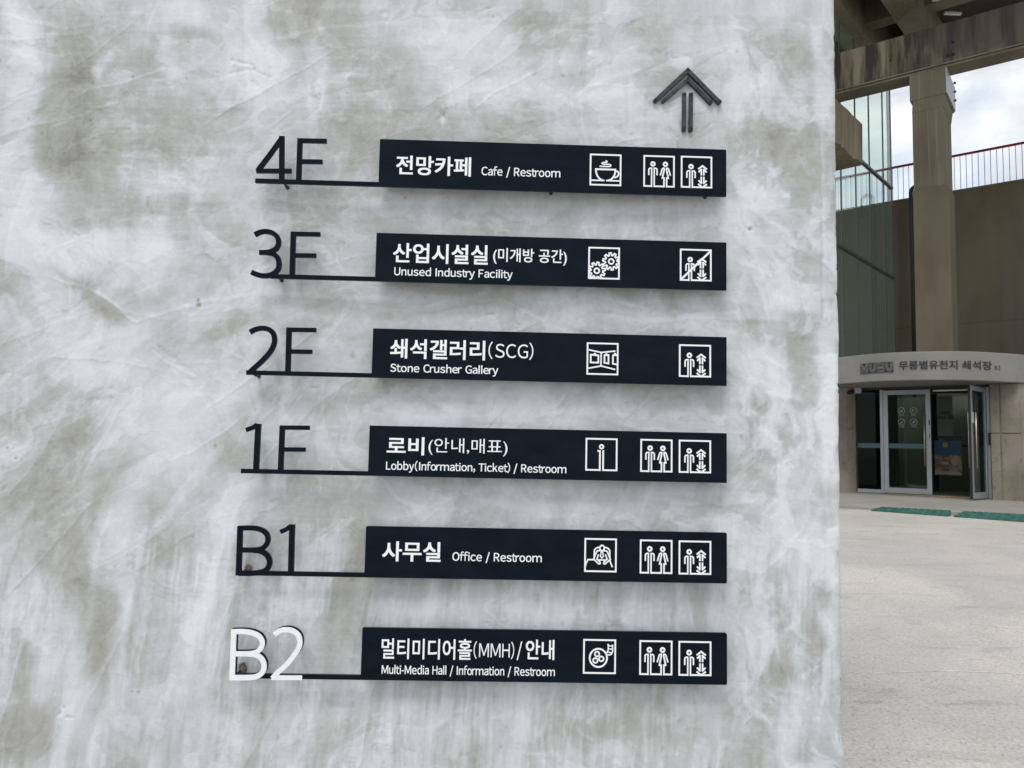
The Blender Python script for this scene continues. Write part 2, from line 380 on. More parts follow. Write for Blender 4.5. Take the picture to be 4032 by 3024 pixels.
front = (np.arange(X.shape[1]) < len(xl)+nf+3)[None, :]

def inv(xx, zz):       # wall metres -> 2212 px picture coordinates, for placing the stains and edge light seen in the photograph
    v = np.stack([xx-CAM[0], np.full_like(xx, WY+2.0), zz-CAM[2]], -1)
    dd = v@_f
    return (2016+FPX*(v@_r)/dd)/K, (1512-FPX*(v@_u)/dd)/K
U, V = inv(X, Z)
wu = 46*(fbm(X*3.2, Z*3.2, 11, 5)-0.5)*2; wv = 46*(fbm(X*3.2+9, Z*3.2+4, 23, 5)-0.5)*2
wu2 = 16*(fbm(X*16, Z*16, 61, 4)-0.5)*2; wv2 = 16*(fbm(X*16+9, Z*16+4, 67, 4)-0.5)*2
UW = U+wu+wu2; VW = V+wv+wv2
tone = np.full(X.shape, 0.60, np.float32)
def blob(u, v, ru, rv, ang, s, hard=2.0):
    global tone
    a = math.radians(ang); du = UW-u; dv = VW-v; ru *= 1.16; rv *= 1.16; s *= 1.22
    p = (du*math.cos(a)+dv*math.sin(a))/ru; q = (-du*math.sin(a)+dv*math.cos(a))/rv
    r2 = p*p+q*q
    tone = tone+s*1/(1+np.maximum(r2, 1e-6)**(hard*1.5))
D = [ # dark (olive-grey) areas
 (165,110,70,70,0,-.30),(150,230,65,110,5,-.34),(190,300,80,90,0,-.34),(220,375,70,45,20,-.30),(195,440,45,40,40,-.24),
 (280,60,40,45,0,-.15),(395,275,50,75,0,-.27),(435,130,38,38,0,-.20),(640,50,60,45,0,-.26),(720,70,60,60,0,-.18),(790,285,75,70,0,-.22),(330,250,45,90,0,-.12),
 (315,420,55,30,0,-.12),(395,470,22,60,5,-.16),(470,540,60,50,0,-.14),(740,330,60,90,0,-.12),(860,130,50,120,0,-.10),(905,250,60,60,0,-.14),(1000,280,90,35,0,-.14),
 (180,625,75,18,32,-.32),(235,660,40,20,30,-.18),(20,650,45,22,0,-.16),(85,835,20,30,0,-.22),(215,850,35,14,0,-.18),(180,945,55,20,-25,-.24),(25,875,38,40,0,-.18),
 (85,1085,70,75,10,-.20),(235,1095,18,60,8,-.18),(350,1090,22,45,35,-.18),(470,720,50,12,-8,-.18),(640,700,120,22,6,-.14),(820,650,40,60,0,-.12),
 (160,1205,70,55,0,-.26),(205,1320,45,80,0,-.16),(217,1412,26,60,0,-.26),(300,1290,10,100,14,-.14),(473,1505,14,30,0,-.20),(730,1340,40,100,3,-.26),(800,1300,25,70,0,-.14),
 (50,1590,50,60,0,-.22),(330,1560,55,55,0,-.18),(30,1440,25,60,0,-.16),(95,1630,40,45,0,-.16),(880,1270,25,70,5,-.14),(960,1240,30,40,0,-.16),(1050,1590,120,60,0,-.10),
 (1000,640,70,22,0,-.10),(1140,110,60,60,0,-.16),(1200,60,50,60,0,-.14),(1250,130,40,60,10,-.16),(1090,330,70,30,0,-.14),(1430,120,40,60,0,-.18),(1440,250,60,60,0,-.10),(1040,30,60,40,0,-.10),
 (1685,490,24,45,5,-.20),(1755,420,26,75,14,-.22),(1650,315,50,50,0,-.18),(1740,130,25,45,0,-.18),(1640,60,26,60,0,-.10),(1700,80,20,60,30,-.12),(1720,570,18,50,0,-.14),(1740,710,50,22,10,-.18),(1620,700,18,45,0,-.14),
 (1635,870,22,40,-20,-.18),(1745,860,30,14,0,-.12),(1620,1300,60,70,20,-.12),(1690,1480,36,36,0,-.22),(1760,1330,16,70,0,-.14),(1600,1420,40,40,0,-.10),(1500,1440,60,18,0,-.10),(1400,1560,100,40,0,-.14),
 (1360,1150,60,50,0,-.06),(1130,1100,120,30,0,-.05),(760,1120,30,60,0,-.08),(700,880,50,25,-30,-.14),(830,860,40,40,0,-.12),(600,1560,40,60,0,-.12),(780,1600,60,60,0,-.12),(1230,1540,40,80,0,-.14),
 (1200,700,140,16,5,-.10),(1450,690,60,14,8,-.14),(1010,600,60,12,0,-.06),(1130,500,70,30,0,-.06),(690,440,120,28,0,-.14),(840,520,40,60,0,-.08),
 # pale (bluish white) areas; upright strips at the right edge paint its skylight
 (40,190,32,150,0,.26),(28,60,26,60,0,.20),(60,390,45,60,0,.20),(224,163,16,26,20,.44),(350,55,75,32,0,.20),(420,50,30,30,0,.16),(550,60,18,90,0,.30),(540,170,55,60,0,.34),(560,240,50,40,0,.20),(668,180,22,70,0,.30),
 (410,190,35,22,0,.18),(330,390,60,30,0,.14),(450,390,60,40,0,.20),(275,545,120,45,0,.34),(60,520,50,60,0,.18),(540,450,40,50,0,.22),(560,330,70,50,0,.16),(860,60,60,50,0,.10),(980,80,90,45,0,.24),(1060,110,40,30,0,.24),
 (980,150,60,40,0,.20),(1170,150,70,60,0,.22),(1120,200,60,40,10,.20),(790,170,70,40,0,.16),(1310,190,80,14,-15,.20),(1520,80,90,40,0,.16),(1620,180,50,70,0,.14),(1680,30,70,30,0,.14),(1780,40,14,80,0,.22),(1778,250,14,140,0,.22),
 (100,740,80,60,0,.20),(260,740,90,60,20,.20),(330,900,80,90,30,.22),(420,860,70,70,0,.16),(370,1010,60,70,30,.22),(210,800,60,20,0,.14),(700,800,90,50,0,.18),(620,950,80,60,0,.16),(760,950,60,40,30,.14),
 (260,1160,34,90,22,.26),(300,1230,25,120,15,.18),(470,1200,26,110,16,.26),(450,1290,20,60,12,.16),(150,1400,80,60,0,.14),(240,1530,120,60,0,.16),(120,1500,60,60,0,.18),(400,1380,60,80,0,.10),(600,1250,60,60,0,.10),(560,1600,70,50,0,.10),
 (1150,880,200,30,0,.10),(900,890,120,30,0,.14),(1350,890,90,25,0,.10),(1020,1310,140,30,0,.14),(880,1330,70,40,0,.16),(1250,1310,100,28,0,.10),(1010,1110,150,40,0,.16),(1300,1110,120,30,0,.12),(1020,680,200,18,0,.12),
 (1640,620,60,50,0,.20),(1700,560,25,70,0,.14),(1720,640,60,26,0,.18),(1790,780,18,70,0,.30),(1796,900,16,100,0,.28),(1650,800,60,30,15,.16),(1690,840,40,10,20,.20),(1760,1000,40,110,0,.16),(1660,1040,50,60,0,.16),(1640,1180,60,40,0,.14),
 (1740,1200,35,90,0,.16),(1800,1300,18,220,0,.22),(1660,1350,40,60,0,.14),(1740,1560,50,60,0,.18),(1560,1240,12,140,0,.12),(1600,500,30,40,0,.16),(1570,590,30,30,0,.10),(1590,340,40,30,0,.12),
 (560,1450,50,20,0,.06),(900,1560,120,50,0,.10),(1150,1480,120,50,0,.08)]
for d_ in D: blob(*d_)
# trowel strokes whose run changes over the wall
wtop = np.clip((640-V)/140, 0, 1); wbot = np.clip((V-1060)/140, 0, 1); wmid = np.clip(1-wtop-wbot, 0, 1)
wleft = np.clip((760-U)/260, 0, 1)
st_top = 0.55*aniso(X, Z, 90, .42, .09, 101)+0.45*aniso(X, Z, 4, .30, .035, 131)
st_mid = wleft*aniso(X+wu*.0009, Z+wv*.0009, 36, .34, .055, 151)+(1-wleft)*aniso(X+wu*.0006, Z, -6, .34, .045, 171)
st_bot = aniso(X+wu*.0005, Z, 84, .42, .045, 191)
stroke = wtop*st_top+wmid*st_mid+wbot*st_bot
tone = tone+0.66*(stroke-0.5)
tone = tone+0.36*(fbm(X*6+wu*.01, Z*6+wv*.01, 211, 6, .55)-0.5)
# hard-edged skim layers: thresholded warped noise
e1_ = fbm(X*4.4+wu*.035, Z*3.0+wv*.035, 301, 5, .55); e2_ = fbm(X*7.5+wu*.04, Z*6.0+wv*.04, 331, 5, .55)
sk1 = np.clip((e1_-0.50)/0.018, 0, 1); sk2 = np.clip((e2_-0.56)/0.014, 0, 1)
tone = tone+0.11*(sk1-0.5)+0.15*sk2-0.03
mott = fbm(X*34, Z*34, 401, 4, .6); tone = tone+0.14*(mott-0.5)
rightz = np.clip((U-1560)/60, 0, 1)                 # the corner strip is rougher, made of small dabs
dabs = fbm(X*13+wu*.05, Z*8+wv*.05, 431, 5, .6); sk3 = np.clip((dabs-0.53)/0.03, 0, 1)
tone = tone+rightz*(0.22*(sk3-0.4)+0.35*(dabs-0.5))
H = 0.0014*(fbm(X*5, Z*5, 501, 5)-0.5)+0.0007*(sk1+sk2)+0.0006*(mott-0.5)+rightz*0.0022*(dabs-0.5)+rightz*0.0006*sk3
tone = tone+0.16*(fbm(X*9, Z*150, 811, 3)-0.5)*np.clip((fbm(X*4, Z*4, 821, 3)-.42)*6, 0, 1)
warm = np.clip((fbm(X*3+5, Z*2.4, 601, 5)-0.5)*4, 0, 1)*0.5
def line(pts, wd, dt, dh, warm_=0.0, wob=4.0, shade=0.0):
    """a thin trowel edge, ridge or crack along 2212 px picture points"""
    global tone, H, warm
    P = smooth_line(pts, 6) if len(pts) > 2 else pts
    best = np.full(X.shape, 1e9, np.float32)
    uu = U+wob*(fbm(X*30, Z*30, 77, 3)-0.5)*2; vv = V+wob*(fbm(X*30+5, Z*30, 79, 3)-0.5)*2
    lo_u = min(p[0] for p in P)-30; hi_u = max(p[0] for p in P)+30; lo_v = min(p[1] for p in P)-30; hi_v = max(p[1] for p in P)+30
    msk = (uu > lo_u) & (uu < hi_u) & (vv > lo_v) & (vv < hi_v)
    a = uu[msk]; b__ = vv[msk]; bb = np.full(a.shape, 1e9)
    for (x0, y0), (x1, y1) in zip(P[:-1], P[1:]):
        dx, dy = x1-x0, y1-y0; l2 = dx*dx+dy*dy+1e-9
        t = np.clip(((a-x0)*dx+(b__-y0)*dy)/l2, 0, 1); bb = np.minimum(bb, np.hypot(a-x0-t*dx, b__-y0-t*dy))
    gg = np.exp(-(bb/wd)**2)
    fade = 0.45+0.55*vnoise(X[msk]*26, Z[msk]*26, 83)
    tone[msk] += dt*gg*fade; H[msk] += dh*gg*fade; warm[msk] += warm_*gg
for a in [
 ([(115,277),(150,262),(200,240),(253,221)],3,.30,.0010), ([(115,342),(160,315),(205,292),(249,283)],3,.26,.0008), ([(172,329),(260,322),(340,316)],2.5,.22,.0006),
 ([(600,84),(680,68),(760,57),(880,48),(980,45),(1100,42)],4.5,.26,.0008), ([(1249,207),(1290,182),(1357,160),(1442,148)],6,.24,.0012),
 ([(119,604),(170,618),(238,649),(270,680),(298,697)],3.2,.34,.0016), ([(298,697),(340,680),(430,655),(520,640)],4,.18,.0012), ([(0,590),(60,595),(119,604)],3,-.16,.0006),
 ([(331,760),(370,790),(420,813)],3,.24,.0012), ([(340,742),(380,778),(432,812)],4,-.18,-.0008), ([(0,441),(20,447),(45,450)],2.5,-.25,-.0010),
 ([(201,1246),(215,1180),(242,1108)],5,.22,.0014), ([(275,1450),(284,1360),(298,1283),(316,1190),(330,1110)],5,-.20,-.0012), ([(262,1450),(276,1340),(292,1250),(310,1140)],7,.18,.0014),
 ([(521,1097),(480,1190),(446,1320),(436,1400)],8,.16,.0012), ([(790,1100),(800,1180),(808,1260),(800,1330)],4,.14,.0010), ([(230,1370),(240,1440),(250,1560),(270,1659)],4,.12,.0008),
 ([(1553,215),(1553,300)],1.6,-.16,-.0005), ([(1556,840),(1556,930)],1.6,-.16,-.0005), ([(1556,1045),(1557,1150)],1.8,-.18,-.0006), ([(1560,1260),(1561,1365)],1.6,-.14,-.0005), ([(1571,1470),(1620,1472)],1.2,-.25,-.0006),
 ([(1777,260),(1779,480),(1781,700)],4,.20,.0016), ([(1772,300),(1774,500),(1776,690)],3,-.22,-.0010), ([(1783,900),(1786,1100),(1790,1300),(1794,1500)],3.5,.16,.0014),
 ([(1660,780),(1690,800),(1706,812)],6,.26,.0016), ([(1560,640),(1600,660),(1620,690)],4,.16,.0010), ([(1620,820),(1612,870),(1640,920),(1680,960)],7,.20,.0016), ([(1630,830),(1660,850),(1700,862)],6,.20,.0014),
 ([(1700,250),(1720,320),(1745,380)],4,.16,.0012), ([(1650,130),(1645,200),(1660,260)],4,.14,.0012), ([(1752,180),(1745,260),(1720,330),(1690,390),(1680,470)],5,-.12,-.0010),
 ([(0,30),(140,60),(250,40)],4,.14,.0010), ([(500,128),(520,134),(548,142)],3,-.26,-.0022), ([(498,158),(540,150),(590,168)],3,-.20,-.0020), ([(548,175),(556,186)],4,-.20,-.0020), ([(690,175),(700,205),(690,240)],4,.20,.0020), ([(672,206),(690,214)],4,-.26,-.0020),
 ([(1030,30),(1055,18),(1075,8)],3,-.18,-.0012), ([(300,1150),(330,1160),(355,1170)],3,-.14,-.0008), ([(290,950),(330,975),(365,1000)],2,-.14,-.0006), ([(560,640),(700,650),(820,660),(905,672)],3,-.12,-.0008), ([(905,672),(955,655),(975,628)],3,.14,.0008),
 ([(1245,690),(1290,675),(1340,680),(1390,690)],4,-.18,-.0012), ([(1395,660),(1430,655),(1480,668)],5,-.22,-.0012), ([(1270,745),(1350,750),(1380,740)],3,.16,.0010), ([(190,762),(225,752)],4,-.16,-.0010), ([(205,845),(245,838)],4,-.20,-.0014), ([(200,862),(240,858)],4,-.18,-.0014)]:
    line(*a)
def spot(u, v, ru, rv, dt, dh, wm=0.0):
    global tone, H, warm
    r2 = ((U+1.5*(mott-.5)*4-u)/ru)**2+((V-v)/rv)**2; gg = np.exp(-r2**1.5)
    tone = tone+dt*gg; H = H+dh*gg; warm = warm+wm*gg
for a in [(430,659,5,5,-.9,-.0035,.9),(429,649,2.5,4,-.8,-.003,.8),(1620,495,5,4,-.9,-.004,.7),(957,253,6,14,.45,-.003,0),(959,247,2.5,5,-.5,-.003,.2),(131,1532,6,12,.55,-.004,0),(129,1541,3,6,-.45,-.004,.3),(136,1529,3,3,-.5,-.003,.2),(129,1562,2.5,4,.4,-.001,0),
 (763,769,6,9,-.28,-.0015,.5),(1215,1348,4,6,-.35,-.001,.2),(1155,1354,4,3,-.3,-.001,0),(1592,112,2.5,3,-.6,-.002,.3),(1480,1500,3,3,-.2,0,0),(1274,117,7,6,.4,.0015,0),(1420,60,6,6,.3,.001,0),(830,35,8,6,.3,.001,0),(312,258,10,10,-.18,.001,.3),
 (550,148,3,3,-.7,-.002,.3),(16,968,3,2.5,-.8,-.002,.5),(35,990,3,2.5,-.8,-.002,.5),(109,886,2.5,2,-.7,-.001,.5),(103,1017,2.5,2,-.6,-.001,.3),(47,993,2,2,-.5,-.001,.3),(465,964,3,6,-.5,-.0015,.4),(300,1495,4,3,-.5,-.0015,.3),(287,1494,3,3,-.4,-.001,.1),(350,1119,2,3,-.5,-.001,.2),
 (1122,700,2,2,-.5,-.001,.2),(1374,696,2,2,-.5,-.001,.2),(946,212,2,2,-.5,-.001,.1),(1057,212,2,2,-.4,-.001,.1),(1288,1518,2,2,-.5,-.001,.1),(645,1500,2,2,-.4,0,.1),(620,1510,2,2,-.35,0,.1),(890,840,2,3,-.4,0,.1),(1060,1335,2,2,-.4,0,0),(1355,870,3,2,-.5,-.001,.1),
 (520,805,3,2,-.4,-.001,.1),(540,1010,3,2,-.4,-.001,.1),(1280,1110,2,2,-.4,0,0),(1245,640,3,2,-.3,0,.2),(1630,410,3,3,.5,.001,0),(1500,380,3,2,.3,0,0),(700,545,6,4,.3,.001,0),(350,150,6,4,.2,0,0),(1818,1468,3,3,-.9,-.003,.4),(1820,1524,3,14,-.8,-.003,1.2)]:
    spot(*a)
pit = vnoise(X*48, Z*48, 701); pit2 = vnoise(X*90, Z*90, 703)
pm = np.clip((pit-0.965)/0.02, 0, 1)*np.clip((pit2-.4)*3, 0, 1); tone = tone-0.35*pm; H = H-0.0012*pm
H = H*front*(1.0)
# single trowel strokes: one crisp edge, fading away to the other side, slightly bowed
def sweep(x0, z0, ang, ln, wd, amp, bow, ridge, soft=0.0012):
    rr__ = ln+wd; i0, i1 = np.searchsorted(zs, (z0-rr__, z0+rr__)); j0, j1 = np.searchsorted(xf, (x0-rr__, x0+rr__))
    if i1-i0 < 3 or j1-j0 < 3: return
    sl_ = (slice(i0, i1), slice(len(xl)+j0, len(xl)+min(j1, nf)))
    a = math.radians(ang); dx = X[sl_]-x0+WX[sl_]; dz = Z[sl_]-z0+WZ[sl_]
    p = (dx*math.cos(a)+dz*math.sin(a))/ln; q = -dx*math.sin(a)+dz*math.cos(a)-bow*ln*(p*p)
    end = np.clip((1-np.abs(p))/0.45, 0, 1); end = end*end*(3-2*end)
    edge_ = np.clip(q/soft*0.5+0.5, 0, 1); fall = np.exp(-np.maximum(q, 0)/wd)
    grain_ = 0.55+0.9*vnoise((dx*math.cos(a)+dz*math.sin(a))*9+x0*40, q*170+z0*31, 907)
    tone[sl_] += amp*end*edge_*fall*grain_
    H[sl_] += ridge*end*np.exp(-(q/0.0028)**2)
WX = 0.010*(fbm(X*11, Z*11, 951, 4)-0.5)*2; WZ = 0.010*(fbm(X*11+7, Z*11+3, 953, 4)-0.5)*2
rs = random.Random(41)
for k in range(620):
    x0 = rs.uniform(-1.45, 0.86); z0 = rs.uniform(0.45, 2.68)
    v_ = (2.68-z0)/2.26; lf_ = x0 < -0.25
    if x0 > 0.62: ang = rs.gauss(88, 22); ln = rs.uniform(.04, .13)
    elif v_ < 0.30: ang = rs.choice([rs.gauss(90, 7), rs.gauss(8, 12), rs.gauss(28, 10)]); ln = rs.uniform(.06, .26)
    elif v_ < 0.44: ang = rs.gauss(-4 if not lf_ else (-25 if z0 > 1.9 else 20), 14); ln = rs.uniform(.08, .28)
    elif v_ < 0.66: ang = rs.gauss(42, 14) if lf_ else rs.choice([rs.gauss(5, 10), rs.gauss(50, 15)]); ln = rs.uniform(.07, .26)
    else: ang = rs.gauss(76 if lf_ else 88, 9); ln = rs.uniform(.07, .30)
    wd = rs.uniform(.006, .045); amp = rs.choice([1, 1, -1])*rs.uniform(.05, .20); sg = rs.choice([0, 180])
    sweep(x0, z0, ang+sg, ln, wd, amp, rs.uniform(-.14, .14), rs.choice([0, 0, .0004, .0007]))
tone = 0.60+(tone-tone[:, len(xl):len(xl)+nf].mean())*0.82
low = wbot*0.17*(aniso(X+WX*.4, Z, 88, .16, .0075, 871, 3)-0.5)*2 + wtop*0.09*(aniso(X, Z+WZ*.4, 2, .10, .0080, 881, 3)-0.5)*2 + 0.15*(fbm(X*22, Z*22, 891, 5, .62)-0.5)*2
tone = tone+low*np.clip((fbm(X*5, Z*5, 899, 3)-.36)*5, 0, 1)
tone = np.where(tone < 0.34, 0.34-(0.34-tone)*0.50, tone); tone = np.where(tone > 0.86, 0.86+(tone-0.86)*0.6, tone)
tone = np.clip(tone, 0.0, 1.1).astype(np.float32); warm = np.clip(warm, 0, 1).astype(np.float32)
YY = Y-H
nr, nc = X.shape
co = np.stack([XG, YY, Z], -1).reshape(-1, 3).astype(np.float32)
me = bpy.data.meshes.new('pier_plaster')
me.vertices.add(len(co)); me.vertices.foreach_set('co', co.ravel())
ii = np.arange(nr*nc).reshape(nr, nc)
q = np.stack([ii[:-1, :-1], ii[:-1, 1:], ii[1:, 1:], ii[1:, :-1]], -1).reshape(-1, 4)
me.loops.add(q.size); me.loops.foreach_set('vertex_index', q.ravel().astype(np.int32))
me.polygons.add(len(q)); me.polygons.foreach_set('loop_start', (np.arange(len(q))*4).astype(np.int32)); me.polygons.foreach_set('loop_total', np.full(len(q), 4, np.int32))
me.update(calc_edges=True); me.shade_smooth()
for nm, arr in (('tone', tone), ('warm', warm)):
    at_ = me.attributes.new(nm, 'FLOAT', 'POINT'); at_.data.foreach_set('value', arr.ravel())
M_plaster = mat('polished_grey_plaster', (0.5, 0.5, 0.5), 0.55)
nt = M_plaster.node_tree; b = nt.nodes['Principled BSDF']; N = nt.nodes.new; L = nt.links.new
tc = N('ShaderNodeTexCoord')
at1 = N('ShaderNodeAttribute'); at1.attribute_name = 'tone'; at2 = N('ShaderNodeAttribute'); at2.attribute_name = 'warm'
fine = gn(70, 6, rough=0.65)
def lay(scale, vscale, lo, hi, amp, prev, dist=1.2, detail=8, loc=(0, 0, 0)):
    mp_ = N('ShaderNodeMapping'); mp_.inputs['Scale'].default_value = vscale; mp_.inputs['Location'].default_value = loc; L(tc.outputs['Object'], mp_.inputs['Vector'])
    f_ = gn(scale, detail, mp_.outputs[0], dist, 0.62); r_ = N('ShaderNodeMapRange'); r_.inputs[1].default_value = lo; r_.inputs[2].default_value = hi
    r_.inputs[3].default_value = -amp/2; r_.inputs[4].default_value = amp/2; L(f_, r_.inputs[0])
    a_ = N('ShaderNodeMath'); a_.operation = 'ADD'; L(prev, a_.inputs[0]); L(r_.outputs[0], a_.inputs[1]); return a_.outputs[0]
tn = lay(5.5, (1, 1, .8), .47, .50, .055, at1.outputs['Fac'])
tn = lay(11, (1, 1, 1), .54, .56, .06, tn, .8, 9, (4, 2, 1))
tn = lay(24, (1, 1, .6), .44, .47, .03, tn, .5, 8, (1, 5, 3))
ad = N('ShaderNodeMath'); ad.operation = 'MULTIPLY_ADD'; ad.inputs[1].default_value = 0.26; L(fine, ad.inputs[0])
sb = N('ShaderNodeMath'); sb.operation = 'SUBTRACT'; sb.inputs[1].default_value = 0.13; L(tn, sb.inputs[0]); L(sb.outputs[0], ad.inputs[2])
rr = N('ShaderNodeValToRGB'); e = rr.color_ramp.elements
e[0].position = 0.0; e[0].color = (0.215, 0.215, 0.195, 1); e[1].position = 1.0; e[1].color = (0.69, 0.717, 0.762, 1)
for p_, c_ in ((0.22, (0.350, 0.353, 0.325)), (0.45, (0.445, 0.462, 0.457)), (0.68, (0.550, 0.573, 0.600))):
    k_ = e.new(p_); k_.color = (*c_, 1)
L(ad.outputs[0], rr.inputs[0])
c = mixc(at2.outputs['Fac'], rr.outputs[0], (0.46, 0.42, 0.37), 'MULTIPLY')
c2 = mixc(0.30, rr.outputs[0], c)
wf = N('ShaderNodeMath'); wf.operation = 'MULTIPLY'; wf.inputs[1].default_value = 0.30; L(at2.outputs['Fac'], wf.inputs[0])
c = mixc(wf.outputs[0], rr.outputs[0], mixc(1.0, rr.outputs[0], (0.86, 0.74, 0.64), 'MULTIPLY'))
L(c, b.inputs['Base Color'])
rg = N('ShaderNodeMapRange'); rg.inputs[3].default_value = 0.42; rg.inputs[4].default_value = 0.62; L(at1.outputs['Fac'], rg.inputs[0]); L(rg.outputs[0], b.inputs['Roughness'])
b.inputs['Specular IOR Level'].default_value = 0.35
bp = N('ShaderNodeBump'); bp.inputs['Strength'].default_value = 0.22; bp.inputs['Distance'].default_value = 0.004
L(gn(150, 6), bp.inputs['Height']); L(bp.outputs[0], b.inputs['Normal'])
pier = link('plastered_pier', me, M_plaster)
tag(pier, 'grey mottled trowelled plaster wall that carries the six floor signs', 'wall')
mb = MB(); mb.box(-8.9, 0.80, WY+0.05, 0.66, 0.0, 5.95); mb.build('pier_core', M_conc, pier)

# ================================================================== lettering
def glyphs(text, size=1.0, offset=0.0, extrude=0.0, spacing=1.0, res=4):
    cu = bpy.data.curves.new('lettering', 'FONT'); cu.body = text; cu.size = size; cu.offset = offset; cu.extrude = extrude
    cu.resolution_u = res; cu.space_character = spacing; cu.fill_mode = 'BOTH'
    o = bpy.data.objects.new('lettering', cu); COL.objects.link(o); bpy.context.view_layer.update()
    me_ = bpy.data.meshes.new_from_object(o.evaluated_get(bpy.context.evaluated_depsgraph_get()))
    co_ = np.zeros(len(me_.vertices)*3, np.float64); me_.vertices.foreach_get('co', co_)
    fs = [tuple(p.vertices) for p in me_.polygons]
    bpy.data.objects.remove(o); bpy.data.curves.remove(cu); bpy.data.meshes.remove(me_)
    return co_.reshape(-1, 3), fs
FRONT = 0.0
def rect_glyph(x0, x1, y0, y1): return [(x0, y0, 0), (x1, y0, 0), (x1, y1, 0), (x0, y1, 0)], [(0, 1, 2, 3)]
SIDE = {'t': -.012, 'f': -.012, 'r': -.004, 'v': 0, 'y': 0, '/': .03, '(': .09, ')': .02, 'T': .0, 'L': .035, '-': .02, 'n': .062, 'm': .062, 'u': .062, 'i': .066, 'l': .066, 'I': .075, 'R': .06, 'M': .06, 'H': .06, 'U': .06, 'F': .06, 'b': .055, 'd': .055, 'h': .06, 'k': .055}
def latin_glyphs(text, xs=0.84):
    """letters set one by one from the full-width forms, closer to the narrow humanist face of the signs"""
    V = []; F = []; pen = 0.0; n = 0
    for ch in text:
        if ch == ' ': pen += 0.29; continue
        sdb = SIDE.get(ch, .038)
        if ch == 'I': co, fs = rect_glyph(0, .092, 0, .733)
        elif ch == 'l': co, fs = rect_glyph(0, .085, 0, .79)
        elif ch == 'i':
            a, fa = rect_glyph(0, .085, 0, .54); b_, fb = rect_glyph(-.008, .093, .64, .74); co = a+b_; fs = fa+[tuple(i+4 for i in f) for f in fb]
        elif ch == '-': co, fs = rect_glyph(0, .24, .25, .32)
        elif ch == '/': co, fs = [(0, -.16, 0), (.075, -.16, 0), (.33, .79, 0), (.255, .79, 0)], [(0, 1, 2, 3)]
        else: co, fs = glyphs(chr(ord(ch)+0xFEE0))
        co = np.array(co, float); k_ = 1.0 if ch in 'Iil-/' else xs*(0.82 if ch in 'tfr' else 1.0)*(1.12 if ch in 'mMw' else 1.0)
        x0 = co[:, 0].min(); w_ = (co[:, 0].max()-x0)*k_
        co[:, 0] = (co[:, 0]-x0)*k_+pen+sdb; V.append(co); F += [tuple(i+n for i in f) for f in fs]; n += len(co); pen += w_+2*sdb
    return np.vstack(V), F
def sign_text(text, parent, uL, vT, vB, uR, slope=0.025, weight=0.0, latin=False, mat_=None):
    """flat white print on the sign face. uL,vT / uL,vB: top and bottom at the left end, uR: right end (4032 px)"""
    co_, fs = latin_glyphs(text) if (latin or text.isascii()) else glyphs(text, 1.0, 0.0)
    x0, zt = sgn(uL, vT); x0b, zb = sgn(uL, vB); x1, _ = sgn(uR, vB+slope*(uR-uL))
    x0 = (x0+x0b)/2; wt = max(0.0, weight)
    if latin: lo, hi = 0.0, 0.729          # baseline to capital height
    else: lo, hi = co_[:, 1].min()-wt, co_[:, 1].max()+wt
    cx0, cx1 = co_[:, 0].min()-wt, co_[:, 0].max()+wt
    mb = MB()
    for k, (ox, oy) in enumerate([(0, 0)] if wt == 0 else [(-wt, -wt*.8), (wt, -wt*.8), (-wt, wt*.8), (wt, wt*.8), (0, 0)]):
        X_ = x0+(co_[:, 0]+ox-cx0)/(cx1-cx0)*(x1-x0); Z_ = zb+(co_[:, 1]+oy-lo)/(hi-lo)*(zt-zb)
        mb.add([(a, FRONT-0.0004-0.00004*k, c_) for a, c_ in zip(X_, Z_)], fs)
    me_ = mb.mesh('lettering')
    return link('lettering', me_, mat_ or M_white, parent)

# ---- pictograms: drawn in a unit square, (0,0) top left, y down, like the printed icons
class Icon:
    def __init__(s, parent, tl, tr, br, bl):
        # corners in 4032 px; the square is upright on the sign face
        P = [sgn(*p) for p in (tl, tr, br, bl)]
        s.x0 = (P[0][0]+P[3][0])/2; s.x1 = (P[1][0]+P[2][0])/2; s.z1 = (P[0][1]+P[1][1])/2; s.z0 = (P[2][1]+P[3][1])/2
        s.mb = MB(); s.parent = parent; s.k = 0
    def p(s, q): return (s.x0+q[0]*(s.x1-s.x0), s.z1+q[1]*(s.z0-s.z1))
    def line(s, pts, w_=0.050, closed=False):
        s.k += 1; y = FRONT-0.0004-0.00003*s.k
        s.mb.ribbon([s.p(q) for q in pts], w_*(s.x1-s.x0), y, FRONT+0.0002, closed); return s
    def circle(s, cx, cy, r, w_=0.055, rz=None): return s.line(arc(cx, cy, r, rz or r, 0, 360, 24)[:-1], w_, True)
    def done(s): return s.mb.build('pictogram', M_white, s.parent)
    def frame(s, gaps=()):
        h = 0.0275
        pts = [g_ for g_ in gaps]
        if not pts: return s.line([(h, h), (1-h, h), (1-h, 1-h), (h, 1-h)], 0.050, True)
        s.line([(pts[0][0], 1-h), (h, 1-h), (h, h), (1-h, h), (1-h, 1-h), (pts[-1][1], 1-h)])
        for a, b_ in zip(pts[:-1], pts[1:]): s.line([(a[1], 1-h), (b_[0], 1-h)])
        return s
def man(ic, cx, cy, foot=1.0):
    ic.circle(cx, cy, 0.056, 0.055)
    top = cy+0.128
    for sg in (-1, 1):
        ic.line([(cx+sg*0.041, foot), (cx+sg*0.041, top)], 0.044)
        ic.line([(cx+sg*0.018, top+0.005)]+[(cx+sg*(0.075+0.056*math.sin(t)), top+0.060-0.056*math.cos(t)) for t in np.linspace(0, math.pi/2, 6)]+[(cx+sg*0.131, top+0.225)], 0.044)
